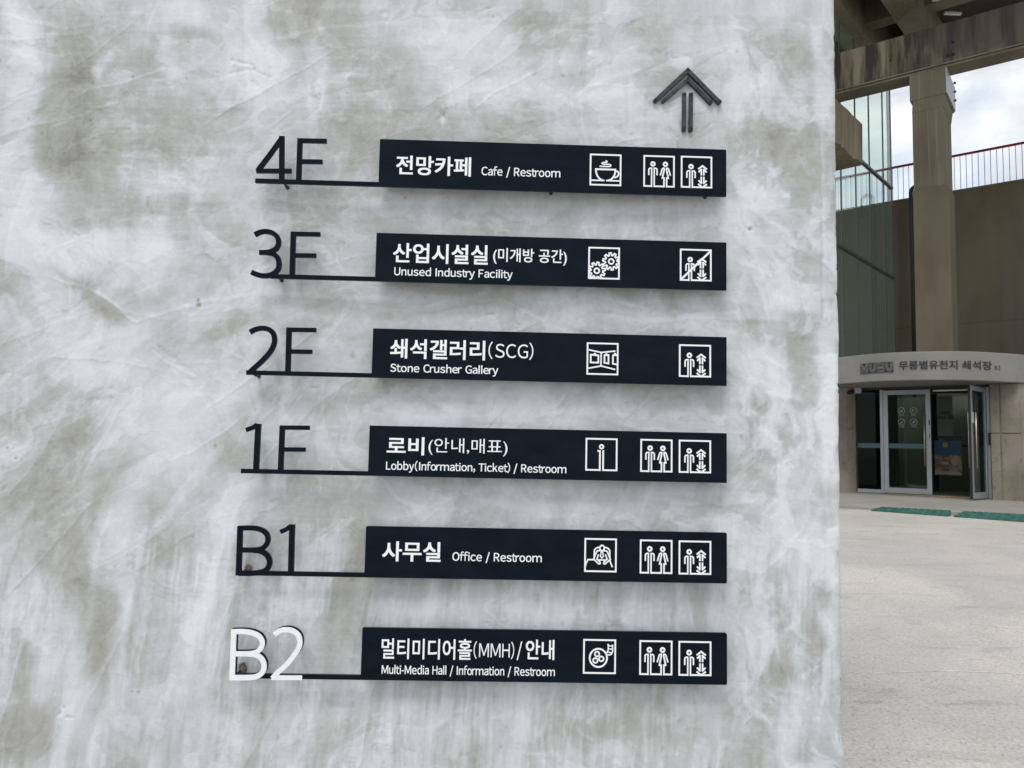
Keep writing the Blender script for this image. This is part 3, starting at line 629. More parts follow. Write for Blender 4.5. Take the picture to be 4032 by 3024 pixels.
def woman(ic, cx, cy, foot=1.0):
    ic.circle(cx, cy, 0.056, 0.055); top = cy+0.122
    for sg in (-1, 1):
        ic.line([(cx+sg*0.018, top)]+[(cx+sg*(0.050+0.056*math.sin(t)), top+0.055-0.055*math.cos(t)) for t in np.linspace(0, 1.25, 5)]+[(cx+sg*0.160, top+0.232)], 0.044)
        ic.line([(cx+sg*0.030, top+0.020), (cx+sg*0.092, top+0.312), (cx+sg*0.042, top+0.312), (cx+sg*0.042, foot)], 0.048)
def restroom(parent, tl, tr, br, bl):
    ic = Icon(parent, tl, tr, br, bl); ic.frame([(0.27, 0.335), (0.665, 0.73)])
    man(ic, 0.305, 0.275); woman(ic, 0.70, 0.275); return ic.done()
def lift(parent, tl, tr, br, bl, crossed=False):
    ic = Icon(parent, tl, tr, br, bl); ic.frame([(0.27, 0.36)]) if False else ic.frame([(0.285, 0.345)])
    man(ic, 0.325, 0.335)
    cx = 0.69
    for z_, sg in ((0.292, 1), (0.985, -1)):
        ic.line([(cx-0.138, z_+sg*0.115), (cx, z_+sg*0.010), (cx+0.138, z_+sg*0.115)], 0.052)
    for s2 in (-1, 1):
        ic.line([(cx+s2*0.040, 0.600), (cx+s2*0.040, 0.400)], 0.048); ic.line([(cx+s2*0.128, 0.500), (cx+s2*0.022, 0.400)], 0.050)
        ic.line([(cx+s2*0.040, 0.640), (cx+s2*0.040, 0.860)], 0.048); ic.line([(cx+s2*0.128, 0.760), (cx+s2*0.022, 0.862)], 0.050)
    if crossed: ic.line([(0.045, 0.955), (0.955, 0.065)], 0.062)
    return ic.done()
def gear(ic, cx, cy, r0, r1, n, ph, clip):
    pts = []
    for i in range(n):
        a = ph+i*2*math.pi/n; hw = math.pi/n
        for f, r in ((-0.72, r0), (-0.36, r1), (0.36, r1), (0.72, r0)): pts.append((cx+r*math.cos(a+f*hw), cy+r*math.sin(a+f*hw)))
    P = [(min(max(x, clip[0]), clip[1]), min(max(y, clip[2]), clip[3])) for x, y in pts]
    ic.line(P, 0.046, True); ic.circle(cx, cy, 0.077, 0.050)
def cr2(s, ox, oy, tw): return lambda x, y: (ox+x/s, oy+y/s)
k1 = cr2(2.0109, 900, 200, 0); k2 = cr2(2.212, 2000, 200, 0); k3 = cr2(2.0109, 900, 860, 0); k4 = cr2(2.212, 2000, 860, 0)
k5 = cr2(2.0109, 900, 1600, 0); k6 = cr2(2.212, 2000, 1600, 0); k7 = cr2(1.9235, 850, 2000, 0); k8 = cr2(2.212, 2000, 2050, 0)

# ------------------------------------------------------------------ the six floor signs
XL, XR, XB, SH = -0.31623, 0.61383, -0.64069, 0.12933
ZB = dict(zip(('4F', '3F', '2F', '1F', 'B1', 'B2'), (2.18063, 1.92552, 1.67094, 1.41740, 1.16038, 0.90648)))
TH = 0.009
def rounded(x0, x1, z0, z1, r):
    if r <= 0: return [(x0, z0), (x1, z0), (x1, z1), (x0, z1)]
    P = []
    for cx, cz, a in ((x0, z0, 180), (x1, z0, 270), (x1, z1, 0), (x0, z1, 90)):
        sx = 1 if cx == x0 else -1; sz = 1 if cz == z0 else -1
        if cx == x0 and cz == z0: P.append((x0, z0)); continue
        P += arc(cx+sx*r, cz+sz*r, r, r, a, a+90, 4)
    return P
def sign(key, label, rad=0.0, bar_left=None):
    z = ZB[key]
    t = empty('floor_sign', (0.15, 0.0, z), label, 'sign', 'floor signs stacked on the plaster wall')
    mb = MB(); mb.plate(rounded(XL, XR, z, z+SH, rad), FRONT, FRONT+TH); mb.build('panel', M_sign, t, bevel=0.0006, seg=1)
    mb = MB(); mb.plate([(bar_left if bar_left is not None else XB, z), (XL-0.0002, z), (XL-0.0002, z+0.0116), (bar_left if bar_left is not None else XB, z+0.0116)], FRONT+0.0001, FRONT+TH-0.0001)
    mb.build('underline_bar', M_sign, t, bevel=0.0005, seg=1)
    return t
def stroke(parent, name, mapper, strokes, mat_=None, y0=0.0003, y1=None, dx=0.0, dz=0.0):
    """strokes: list of (points in crop pixels, width in metres, closed)"""
    mb = MB()
    for i, (pts, wd) in enumerate(strokes):
        P = [sgn(*mapper(*p)) for p in pts]
        P = [(a+dx, b_+dz) for a, b_ in P]
        mb.ribbon(P, wd, y0+0.00012*i, (TH-0.0004 if y1 is None else y1)-0.00012*i)
    return mb.build(name, mat_ or M_sign, parent)
def level(pts, mapper):      # make a sign-plane path; helper kept for clarity
    return [sgn(*mapper(*p)) for p in pts]
def rod(parent, px, putty=0.0):
    x, z = sgn(*px)
    mb = MB(); mb.tube([(x, TH, z), (x, WY+0.01, z)], 0.0032, 10); mb.build('fixing_rod', M_screw, parent, smooth=True)
    mb = MB(); mb.tube([(x, WY-0.004, z), (x, WY+0.002, z)], 0.0050, 12); mb.build('rod_collar', M_screw, parent, smooth=True)
    if putty:
        mb = MB(); rr_ = random.Random(int(putty*1e5)); n = 9; mm = 7; vs_ = []; fs = []
        for j in range(mm+1):
            for i in range(n):
                a = math.pi*j/mm; th = 2*math.pi*i/n; r = putty*(0.75+0.5*rr_.random())
                vs_.append((x+0.35*putty+r*math.sin(a)*math.cos(th), WY-0.003+0.7*r*math.sin(a)*math.sin(th), z+0.25*putty+1.2*r*math.cos(a)))
        for j in range(mm):
            for i in range(n): fs.append((j*n+i, j*n+(i+1) % n, (j+1)*n+(i+1) % n, (j+1)*n+i))
        mb.add(vs_, fs); mb.build('putty_lump', M_putty, parent, smooth=False)
def hidden_rods(parent, key):
    for x in (-0.22, 0.16, 0.52):
        mb = MB(); mb.tube([(x, TH, ZB[key]+SH*0.5), (x, WY+0.01, ZB[key]+SH*0.5)], 0.0038, 8); mb.build('fixing_rod', M_screw, parent, smooth=True)
SW, SV = 0.0136, 0.0114       # widths of upright and level strokes

# 4F
t = sign('4F', 'topmost black sign, marked 4F, with a steaming coffee cup pictogram')
stroke(t, 'digit_four', k1, [([(418, 1030), (420, 673)], SW), ([(422, 684), (330, 812), (234, 938), (232, 949)], SW*0.92), ([(218, 948), (496, 949)], SV)])
stroke(t, 'letter_f', k1, [([(553, 1030), (564, 691)], SW), ([(545, 707), (775, 712)], SV), ([(560, 873), (742, 876)], SV)])
rod(t, k1(432, 1040)); rod(t, k2(385, 1196)); rod(t, k2(1755, 1230)); hidden_rods(t, '4F')
sign_text('전망카페', t, k1(1327, 0)[0], k1(0, 826)[1], k1(0, 980)[1], k1(1918, 0)[0], weight=0.019)
sign_text('Cafe / Restroom', t, k1(2003, 0)[0], k1(0, 920)[1], k1(0, 984)[1], k2(456, 0)[0], latin=True, weight=0.012)
ic = Icon(t, k2(712, 895), k2(990, 903), k2(987, 1181), k2(711, 1172)); ic.frame()
ic.line([(0.17, 0.485), (0.835, 0.485)], 0.055)
ic.line([(0.197, 0.49)]+[(0.197+0.27*(1-math.cos(a))*0.98, 0.50+0.335*math.sin(a)) for a in np.linspace(0.15, 1.5, 8)], 0.052)
ic.line([(0.81, 0.49)]+[(0.81-0.27*(1-math.cos(a))*0.98, 0.50+0.335*math.sin(a)) for a in np.linspace(0.15, 1.5, 8)], 0.052)
ic.line([(0.80, 0.535), (0.87, 0.535), (0.915, 0.58), (0.905, 0.65), (0.86, 0.71), (0.77, 0.735)], 0.048)
ic.line([(0.05, 0.835), (0.47, 0.835)], 0.045); ic.line([(0.52, 0.835), (0.95, 0.835)], 0.045)
ic.line([(0.31, 0.395), (0.62, 0.395), (0.66, 0.375), (0.66, 0.345), (0.62, 0.325), (0.42, 0.325), (0.385, 0.30), (0.42, 0.27), (0.53, 0.265), (0.545, 0.24), (0.50, 0.205)], 0.040)
ic.done()
restroom(t, k2(1180, 908), k2(1454, 915), k2(1452, 1191), k2(1178, 1186)); lift(t, k2(1506, 914), k2(1781, 922), k2(1778, 1198), k2(1504, 1194))
# 3F
t = sign('3F', 'black sign marked 3F with two cogwheels and a crossed-out lift pictogram', bar_left=sgn(*k3(330, 470))[0])
stroke(t, 'digit_three', k3, [(smooth_line([(205, 127), (245, 108), (292, 101), (345, 113), (380, 142), (394, 182), (383, 225), (352, 252), (305, 266), (240, 267)], 5), SV*1.12),
                              (smooth_line([(300, 268), (350, 279), (385, 310), (397, 352), (391, 396), (362, 430), (315, 450), (262, 452), (215, 440), (178, 424)], 5), SV*1.15)])
stroke(t, 'letter_f', k3, [([(501, 456), (511, 103)], SW), ([(491, 120), (724, 124)], SV), ([(508, 290), (692, 293)], SV)])
rod(t, k3(385, 462)); hidden_rods(t, '3F')
sign_text('산업시설실', t, k3(1303, 0)[0], k3(0, 192)[1], k3(0, 350)[1], k3(2052, 0)[0], weight=0.019)
sign_text('(미개방 공간)', t, k3(2095, 0)[0], k3(0, 232)[1], k3(0, 360)[1], k4(512, 0)[0], weight=0.012)
sign_text('Unused Industry Facility', t, k3(1312, 0)[0], k3(0, 388)[1], k3(0, 449)[1], k4(40, 0)[0], latin=True, weight=0.012)
ic = Icon(t, k4(700, 246), k4(977, 254), k4(973, 535), k4(697, 527)); ic.frame([(0.285, 0.30)])
gear(ic, 0.725, 0.44, 0.185, 0.265, 10, 0.17, (0.1, 0.965, 0.1, 0.97)); gear(ic, 0.275, 0.74, 0.185, 0.265, 10, 0.45, (0.045, 0.9, 0.1, 0.965)); ic.done()
lift(t, k4(1498, 263), k4(1775, 270), k4(1774, 549), k4(1495, 544), crossed=True)
# 2F
t = sign('2F', 'black sign marked 2F with a pictogram of pictures hung in a gallery', bar_left=sgn(*k3(137, 1240))[0])
stroke(t, 'digit_two', k3, [(smooth_line([(167, 900), (210, 878), (262, 868), (315, 878), (350, 908), (362, 958), (352, 1008), (322, 1062), (262, 1128), (205, 1180), (160, 1222)], 6), SW*0.95)])
stroke(t, 'letter_f', k3, [([(467, 1224), (477, 863)], SW), ([(457, 880), (692, 883)], SV), ([(474, 1053), (660, 1056)], SV)])
rod(t, k3(200, 1237)); hidden_rods(t, '2F')
sign_text('쇄석갤러리', t, k3(1280, 0)[0], k3(0, 950)[1], k3(0, 1108)[1], k3(2030, 0)[0], weight=0.019)
sign_text('(SCG)', t, k3(2058, 0)[0], k3(0, 975)[1], k3(0, 1114)[1], k4(220, 0)[0], weight=-0.006)
sign_text('Stone Crusher Gallery', t, k3(1280, 0)[0], k3(0, 1152)[1], k3(0, 1213)[1], k3(2135, 0)[0], latin=True, weight=0.012)
ic = Icon(t, k4(686, 1079), k4(965, 1085), k4(961, 1368), k4(683, 1361)); ic.frame()
ic.line([(0.06, 0.23), (0.455, 0.305), (0.90, 0.25)], 0.045); ic.line([(0.06, 0.80), (0.455, 0.72), (0.90, 0.82)], 0.045); ic.line([(0.455, 0.30), (0.455, 0.73)], 0.045)
ic.line([(0.13, 0.38), (0.37, 0.40), (0.37, 0.62), (0.13, 0.62)], 0.05, True); ic.line([(0.21, 0.375), (0.26, 0.335), (0.30, 0.38)], 0.035)
ic.line([(0.56, 0.39), (0.685, 0.38), (0.685, 0.64), (0.56, 0.62)], 0.05, True); ic.line([(0.585, 0.375), (0.62, 0.335), (0.655, 0.375)], 0.035)
ic.line([(0.955, 0.375), (0.825, 0.385), (0.825, 0.645), (0.955, 0.665)], 0.05); ic.line([(0.85, 0.37), (0.885, 0.32), (0.925, 0.36)], 0.035); ic.done()
lift(t, k4(1490, 1095), k4(1771, 1102), k4(1768, 1386), k4(1487, 1381))
# 1F
t = sign('1F', 'black sign marked 1F with a letter i information pictogram')
stroke(t, 'digit_one', k5, [([(214, 515), (232, 152), (234, 137)], SW*1.05), ([(136, 187), (190, 168), (222, 146)], SV)])
stroke(t, 'letter_f', k5, [([(409, 515), (424, 151)], SW), ([(405, 168), (641, 170)], SV), ([(418, 341), (607, 343)], SV)])
rod(t, k5(250, 518), 0.004); hidden_rods(t, '1F')
sign_text('로비', t, k5(1253, 0)[0], k5(0, 238)[1], k5(0, 383)[1], k5(1548, 0)[0], weight=0.021)
sign_text('(안내,매표)', t, k5(1583, 0)[0], k5(0, 248)[1], k5(0, 384)[1], k5(2207, 0)[0], weight=-0.002)
sign_text('Lobby(Information, Ticket) / Restroom', t, k5(1247, 0)[0], k5(0, 438)[1], k5(0, 500)[1], k6(508, 0)[0], latin=True, weight=0.012)
ic = Icon(t, k6(676, 272), k6(956, 280), k6(953, 566), k6(673, 560)); ic.frame([(0.475, 0.53)])
ic.circle(0.50, 0.265, 0.055, 0.05); ic.line([(0.375, 0.395), (0.452, 0.395), (0.452, 1.0)], 0.052); ic.line([(0.553, 0.37), (0.553, 1.0)], 0.052); ic.done()
restroom(t, k6(1153, 282), k6(1434, 289), k6(1433, 577), k6(1151, 571)); lift(t, k6(1487, 289), k6(1770, 296), k6(1769, 584), k6(1486, 579))
# B1
t = sign('B1', 'black sign marked B1 with a pictogram of a seated person in a tie', rad=0.004, bar_left=sgn(*k5(53, 1343))[0])
def bee(pts_up, pts_lo, stem, m_, **kw): return [(stem, SW), (smooth_line(pts_up, 5), SV*1.1), (smooth_line(pts_lo, 5), SV*1.15)]
stroke(t, 'letter_b', k5, bee([(75, 966), (170, 964), (235, 972), (288, 998), (309, 1042), (300, 1090), (262, 1126), (205, 1138), (90, 1139)], [(190, 1140), (250, 1148), (300, 1178), (322, 1226), (312, 1276), (272, 1308), (200, 1322), (80, 1323)], [(76, 1340), (89, 950)], k5))
stroke(t, 'digit_one', k5, [([(491, 1322), (501, 955), (502, 936)], SW*1.05), ([(408, 995), (455, 975), (492, 948)], SV)])
rod(t, k5(100, 1318), 0.010); hidden_rods(t, 'B1')
sign_text('사무실', t, k5(1217, 0)[0], k5(0, 1066)[1], k5(0, 1226)[1], k5(1678, 0)[0], weight=0.021)
sign_text('Office / Restroom', t, k5(1772, 0)[0], k5(0, 1156)[1], k5(0, 1221)[1], k6(294, 0)[0], latin=True, weight=0.012)
ic = Icon(t, k6(667, 1144), k6(950, 1152), k6(946, 1449), k6(662, 1441)); ic.frame()
ic.circle(0.545, 0.29, 0.068, 0.045, 0.080)
for sg in (-1, 1):
    cx = 0.545
    ic.line([(cx+sg*0.085, 0.275), (cx+sg*0.13, 0.272), (cx+sg*0.19, 0.30), (cx+sg*0.235, 0.36), (cx+sg*0.238, 0.42), (cx+sg*0.238, 0.60)], 0.043)
    ic.line([(cx+sg*0.05, 0.365), (cx+sg*0.14, 0.37), (cx+sg*0.165, 0.40), (cx+sg*0.258, 0.615), (cx+sg*0.10, 0.755), (cx+sg*0.055, 0.745), (cx+sg*0.058, 0.70), (cx+sg*0.16, 0.615), (cx+sg*0.105, 0.475)], 0.043)
ic.line([(0.525, 0.39), (0.495, 0.53), (0.545, 0.58), (0.59, 0.53), (0.565, 0.39)], 0.036)
ic.line([(0.40, 0.638), (0.69, 0.638)], 0.042); ic.line([(0.045, 0.83), (0.045, 0.78), (0.115, 0.635), (0.30, 0.635)], 0.043); ic.line([(0.785, 0.65), (0.865, 0.845)], 0.043); ic.done()
restroom(t, k6(1149, 1157), k6(1434, 1165), k6(1432, 1462), k6(1146, 1455)); lift(t, k6(1486, 1165), k6(1772, 1173), k6(1770, 1470), k6(1485, 1463))
# B2 (marked by white letters)
t = sign('B2', 'lowest black sign, with white B2 letters and a film reel pictogram', rad=0.004, bar_left=sgn(*k7(118, 1300))[0])
B_up = [(118, 937), (205, 935), (270, 944), (325, 968), (352, 1008), (348, 1050), (315, 1086), (260, 1102), (140, 1104)]
B_lo = [(240, 1104), (300, 1110), (345, 1138), (366, 1185), (358, 1236), (320, 1270), (262, 1283), (120, 1284)]
B_st = [(124, 1302), (138, 919)]
W2 = [(444, 958), (480, 932), (530, 921), (585, 931), (625, 963), (638, 1010), (628, 1058), (590, 1120), (530, 1190), (470, 1245), (428, 1290)]
stroke(t, 'letter_b', k7, bee(B_up, B_lo, B_st, k7), dx=0.0020, dz=0.0022)
stroke(t, 'digit_two', k7, [(smooth_line(W2, 6), SW*.95), ([(428, 1286), (640, 1286)], SV)], dx=0.0020, dz=0.0022)
o = stroke(t, 'white_letter_b', k7, bee(B_up, B_lo, B_st, k7), mat_=M_whitemetal, y0=-0.0026, y1=0.0002); o['label'] = 'white face of the letter B'
o = stroke(t, 'white_digit_two', k7, [(smooth_line(W2, 6), SW*.95), ([(422, 1284), (654, 1285)], SV)], mat_=M_whitemetal, y0=-0.0026, y1=0.0002); o['label'] = 'white face of the digit 2'
rod(t, k7(150, 1268), 0.013); hidden_rods(t, 'B2')
sign_text('멀티미디어홀', t, k7(1255, 0)[0], k7(0, 983)[1], k7(0, 1143)[1], k7(1937, 0)[0], weight=0.014)
sign_text('(MMH)', t, k7(1952, 0)[0], k7(0, 1008)[1], k7(0, 1142)[1], k8(53, 0)[0], weight=-0.006)
sign_text('/', t, k8(77, 0)[0], k8(0, 1052)[1], k8(0, 1214)[1], k8(122, 0)[0], weight=0.0)
sign_text('안내', t, k8(155, 0)[0], k8(0, 1034)[1], k8(0, 1211)[1], k8(403, 0)[0], weight=0.017)
sign_text('Multi-Media Hall / Information / Restroom', t, k7(1256, 0)[0], k7(0, 1192)[1], k7(0, 1255)[1], k8(408, 0)[0], latin=True, weight=0.012)
ic = Icon(t, k8(656, 1029), k8(944, 1034), k8(939, 1338), k8(651, 1333)); ic.frame()
ic.circle(0.465, 0.54, 0.262, 0.052); ic.circle(0.425, 0.43, 0.068, 0.045); ic.circle(0.375, 0.615, 0.068, 0.045); ic.circle(0.555, 0.565, 0.068, 0.045)
ic.line([(0.745, 0.17), (0.755, 0.13)], 0.03); ic.line([(0.76, 0.145), (0.76, 0.30), (0.735, 0.37), (0.705, 0.41)], 0.038); ic.line([(0.89, 0.155), (0.895, 0.34), (0.865, 0.42), (0.80, 0.455), (0.74, 0.44)], 0.038)
for a in ([(0.76, 0.185), (0.89, 0.195)], [(0.76, 0.275), (0.89, 0.285)], [(0.74, 0.355), (0.87, 0.40)]): ic.line(a, 0.034)
ic.done()
restroom(t, k8(1145, 1038), k8(1434, 1046), k8(1432, 1350), k8(1142, 1342)); lift(t, k8(1485, 1045), k8(1773, 1052), k8(1772, 1356), k8(1483, 1350))

# ------------------------------------------------------------------ steel arrow above the signs
kA = cr2(5.53, 2560, 240, 0)
def wl(p):      # arrow bars lie almost on the plaster: plane y = WY-0.012
    q_ = CAM+ray(p[0]/K, p[1]/K)*(2.0+WY-0.012); return (q_[0], q_[2])
arrow = empty('arrow_sign', (wl(kA(825, 700))[0], WY-0.01, wl(kA(825, 700))[1]), 'dark steel arrow pointing up, made of six screwed flat bars, above the signs', 'arrow')
cross = MB()
def screw(parent, p, mslot=M_slot):
    x, z = wl(kA(*p)); y = WY-0.0125
    mb = MB(); mb.tube([(x, y-0.0012, z), (x, y+0.0008, z)], 0.0042, 14); s_ = mb.build('screw', M_screw, parent)
    a = random.uniform(0, 1.5)
    mb = MB()
    for k in range(2):
        c_, s__ = math.cos(a+k*math.pi/2)*0.0027, math.sin(a+k*math.pi/2)*0.0027
        mb.bar((x-c_, y-0.0013-0.0001*k, z-s__), (x+c_, y-0.0013-0.0001*k, z+s__), 0.0005, 0.0012, up=(0, 1, 0))
    mb.build('screw_slot', mslot, s_)
def abar(pts, screws, y_off=0.0):
    P = [wl(kA(*p)) for p in pts]
    mb = MB(); mb.plate(P, WY-0.0120+y_off, WY-0.002); o = mb.build('flat_bar', M_steel, arrow, bevel=0.0008, seg=2)
    for s_ in screws: screw(o, s_[:2], M_rust if len(s_) > 2 else M_slot)
abar([(825, 258), (128, 906), (66, 858), (78, 832), (825, 134)], [(130, 835), (826, 190)])
abar([(826, 134), (1566, 882), (1556, 905), (1502, 945), (826, 258)], [(1514, 873)])
abar([(822, 442), (330, 880), (296, 912), (250, 868), (300, 812), (822, 345)], [(314, 840), (826, 375, 1)])
abar([(824, 345), (1376, 890), (1326, 948), (1268, 905), (824, 442)], [(1325, 872)])
abar([(699, 1520), (780, 1520), (790, 684), (709, 684)], [(749, 724), (740, 1458)])
abar([(845, 1520), (930, 1520), (938, 684), (856, 684)], [(897, 728), (892, 1458)])

# ================================================================== the crusher building behind
e1 = np.array([0.777, -0.629]); e2 = np.array([0.629, 0.777])
def line_hit(u, P0, dr, v=900):       # plan point where the sight line through column u meets the plan line P0 + t*dr (P0 as x, depth)
    s_ = ray(u, v)[0]
    t = (s_*P0[1]-P0[0])/(dr[0]-s_*dr[1]); return np.array([P0[0]+t*dr[0], P0[1]+t*dr[1]]), t
def W(p, z): return (p[0], p[1]-2.0, z)          # (x, depth) -> world
def plan(pts): return [(p[0], p[1]-2.0) for p in pts]
CZ = 1.5
# --- big beam
PB = np.array([0.458*18.5, 18.5])
bL = PB-e1*6; bR = PB+e1*9
zb0, zb1 = CZ+9.0, CZ+10.07
beam = empty('concrete_beam', W(bL, zb0), 'long weather-stained concrete beam crossing under the ceiling on the column', 'beam')
def slab_along(a, b_, thick, z0, z1, direction=e2):
    return plan([a, b_, b_+direction*thick, a+direction*thick])
def rough_beam(a, b_, thick, z0, z1, name, mat_, parent, direction=e2, jitter=0.014, seg=60):
    """beam with a chipped, uneven lower and upper arris"""
    mb = MB(); n = seg; rr_ = random.Random(3); vs_ = []
    for i in range(n+1):
        p = a+(b_-a)*i/n
        j1 = (rr_.random()-.5)*2*jitter; j2 = (rr_.random()-.5)*2*jitter; j3 = (rr_.random()-.5)*2*jitter
        for off, z in ((j3, z0+j1), (0, z1+j2), (thick, z1+j2*0.5), (thick, z0+j1*0.5)):
            q_ = p+direction*off; vs_.append(W(q_, z))
    fs = []
    for i in range(n):
        for k in range(4): fs.append((i*4+k, i*4+(k+1) % 4, (i+1)*4+(k+1) % 4, (i+1)*4+k))
    fs += [(3, 2, 1, 0), tuple(n*4+k for k in range(4))]
    mb.add(vs_, fs); return mb.build(name, mat_, parent)
rough_beam(bL, bR, 0.55, zb0+0.05, zb1, 'beam_web', M_beam, beam)
mb = MB(); mb.prism(plan([bL-e2*0.035, bR-e2*0.035, bR+e2*0.50, bL+e2*0.50]), zb0-0.002, zb0+0.046); mb.build('beam_soffit', M_conc, beam)
mb = MB(); mb.bar(W(bL+e1*2-e2*0.05, zb0+0.085), W(bR-e2*0.05, zb0+0.085), 0.03, 0.03); mb.build('conduit', M_pil, beam)
hole, _ = line_hit(1783+1418/5.156, PB-e2*0.012, e1, 100)
for (u_, v_, rr__) in ((1783+1418/5.156, 466/5.156, .035), (1783+1362/5.156, 615/5.156, .04), (1783+1420/5.156, 602/5.156, .035), (1783+725/5.156, 672/5.156, .025)):
    p, _ = line_hit(u_, PB-e2*0.012, e1, v_); z = CZ+ray(u_, v_)[2]*p[1]
    mb = MB(); c0 = W(p, z); c1 = W(p+e2*0.02, z); mb.tube([c0, c1], rr__, 9); mb.build('bolt_hole', M_black, beam)
# --- column
cA, _ = line_hit(1973.5, PB, e1, 400); cB, _ = line_hit(2041.0, PB, e1, 400)
hA, _ = line_hit(1964.5, PB-e2*0.06, e1, 190); hB, _ = line_hit(2042.5, PB-e2*0.06, e1, 190)
lA, _ = line_hit(1973.0, PB-e2*0.04, e1, 500); lB, _ = line_hit(2052, PB-e2*0.04, e1, 500)
colm = empty('concrete_column', W((cA+cB)/2, 0.5), 'tall square brown concrete column holding the beam, behind the entrance', 'column')
L_ = 1.22
zt = CZ+ray(2000, 214)[2]*cA[1]
zlow = CZ+ray(2010, 412)[2]*cA[1]
mb = MB(); mb.prism(plan([cA, cB, cB+e2*L_, cA+e2*L_]), CZ+1.9, zt-0.35); mb.build('shaft', M_conc, colm, bevel=0.02)
z1_ = CZ+ray(2040, 201)[2]*hB[1]
mb = MB(); n = 8
for a, b_, za, zb_ in ((hA, hB, z1_, zb0-0.006),): mb.prism(plan([a, b_, b_+e2*(L_+.1), a+e2*(L_+.1)]), za, zb_)
mb.build('head', M_conc, colm, bevel=0.012)
mb = MB()          # tapered neck under the head
b0 = [cA-e2*.004, cB+e1*.004-e2*.004, cB+e1*.004+e2*L_, cA+e2*L_]; t0 = [hA+e1*.06+e2*.02, hB-e1*.02+e2*.02, hB-e1*.02+e2*L_, hA+e1*.06+e2*L_]
mb.add([W(p, zt-0.36) for p in b0]+[W(p, z1_-0.002) for p in t0], [(3, 2, 1, 0), (4, 5, 6, 7)]+[(i, (i+1) % 4, 4+(i+1) % 4, 4+i) for i in range(4)]); mb.build('neck', M_conc, colm)
mb = MB(); mb.prism(plan([lA, lB, lB+e2*0.9, lA+e2*0.9]), CZ+1.8, zlow); mb.build('plinth', M_wall, colm, bevel=0.03)
# pale steel plate with bolts on the column head, right side
plate_m = mat('pale_galvanised_plate', (0.50, 0.52, 0.53), 0.5, 0.2)
pz0 = CZ+ray(2058, 218)[2]*hB[1]
mb = MB(); mb.prism(plan([hB+e1*0.004+e2*0.02, hB+e1*0.03+e2*0.02, hB+e1*0.03+e2*1.28, hB+e1*0.004+e2*1.28]), z1_+0.02, zb0-0.01); pl = mb.build('side_plate', plate_m, colm)
for k in range(3):
    mb = MB(); q_ = hB+e1*0.05+e2*1.15; zz = z1_+0.25+k*0.22; mb.tube([W(q_-e1*0.03, zz), W(q_+e1*0.02, zz)], 0.03, 8); mb.build('bolt', M_pipe, pl)

# --- retaining wall with red railing
RW = np.array([11.97, 22.4]); rdir = np.array([0.766, -0.643]); rnorm = np.array([0.643, 0.766])
ZW = CZ+7.6
ret = empty('retaining_wall', W(RW, 0.4), 'tall dark brown concrete retaining wall with the red railing on top', 'wall')
a0, b0_ = RW-rdir*8.0, RW+rdir*9.5
mb = MB(); mb.prism(plan([a0, b0_, b0_+rnorm*0.5, a0+rnorm*0.5]), 5.25, ZW); mb.build('upper_lift', M_wall, ret)
mb = MB(); mb.prism(plan([a0-rnorm*0.03, b0_-rnorm*0.03, b0_+rnorm*0.5, a0+rnorm*0.5]), 0.3, 5.24); mb.build('lower_lift', M_wall, ret)
mb = MB(); mb.prism(plan([a0-rnorm*0.02, b0_-rnorm*0.02, b0_+rnorm*0.52, a0+rnorm*0.52]), ZW+0.002, ZW+0.05); mb.build('coping', M_conc, ret)
rail = empty('railing', W(RW, ZW+0.05), 'thin dark red metal railing with upright bars on top of the retaining wall', 'railing')
mb = MB(); mb.bar(W(a0+rnorm*0.1, ZW+1.10), W(b0_+rnorm*0.1, ZW+1.10), 0.05, 0.06); mb.build('top_rail', M_red, rail)
mb = MB(); mb.tube([(0, 0, 0), (0, 0, 1.04)], 0.0085, 6); bm_ = mb.mesh('baluster'); bm_.materials.append(M_red)
nb = int(17.5/0.15)
for i in range(nb+1):
    p = a0+rdir*(i*0.15)+rnorm*0.1; o = bpy.data.objects.new('baluster', bm_); COL.objects.link(o); o.parent = rail
    o.location = Vector(W(p, ZW+0.05))-rail.location
# --- dark downpipe in front of the wall, beside the column
pp, _ = line_hit(1969.0, RW-rnorm*0.35, rdir, 500)
ztop = CZ+ray(1969, 416)[2]*pp[1]
dp = empty('downpipe', W(pp, 0.5), 'slim dark downpipe with a rounded top running up beside the column', 'pipe')
mb = MB(); mb.tube([W(pp, 0.4), W(pp, ztop)]+[W(pp+rdir*0.17*(1-math.cos(a)), ztop+0.17*math.sin(a)) for a in np.linspace(0.3, 3.14, 9)]+[W(pp+rdir*0.34, ztop-0.5)], 0.055, 10); mb.build('pipe', M_pipe, dp, smooth=True)
mb = MB(); mb.bar(W(pp-rdir*.03, ztop-.2), W(pp+rdir*.37, ztop-.2), .05, .05); mb.build('bracket', M_pipe, dp)

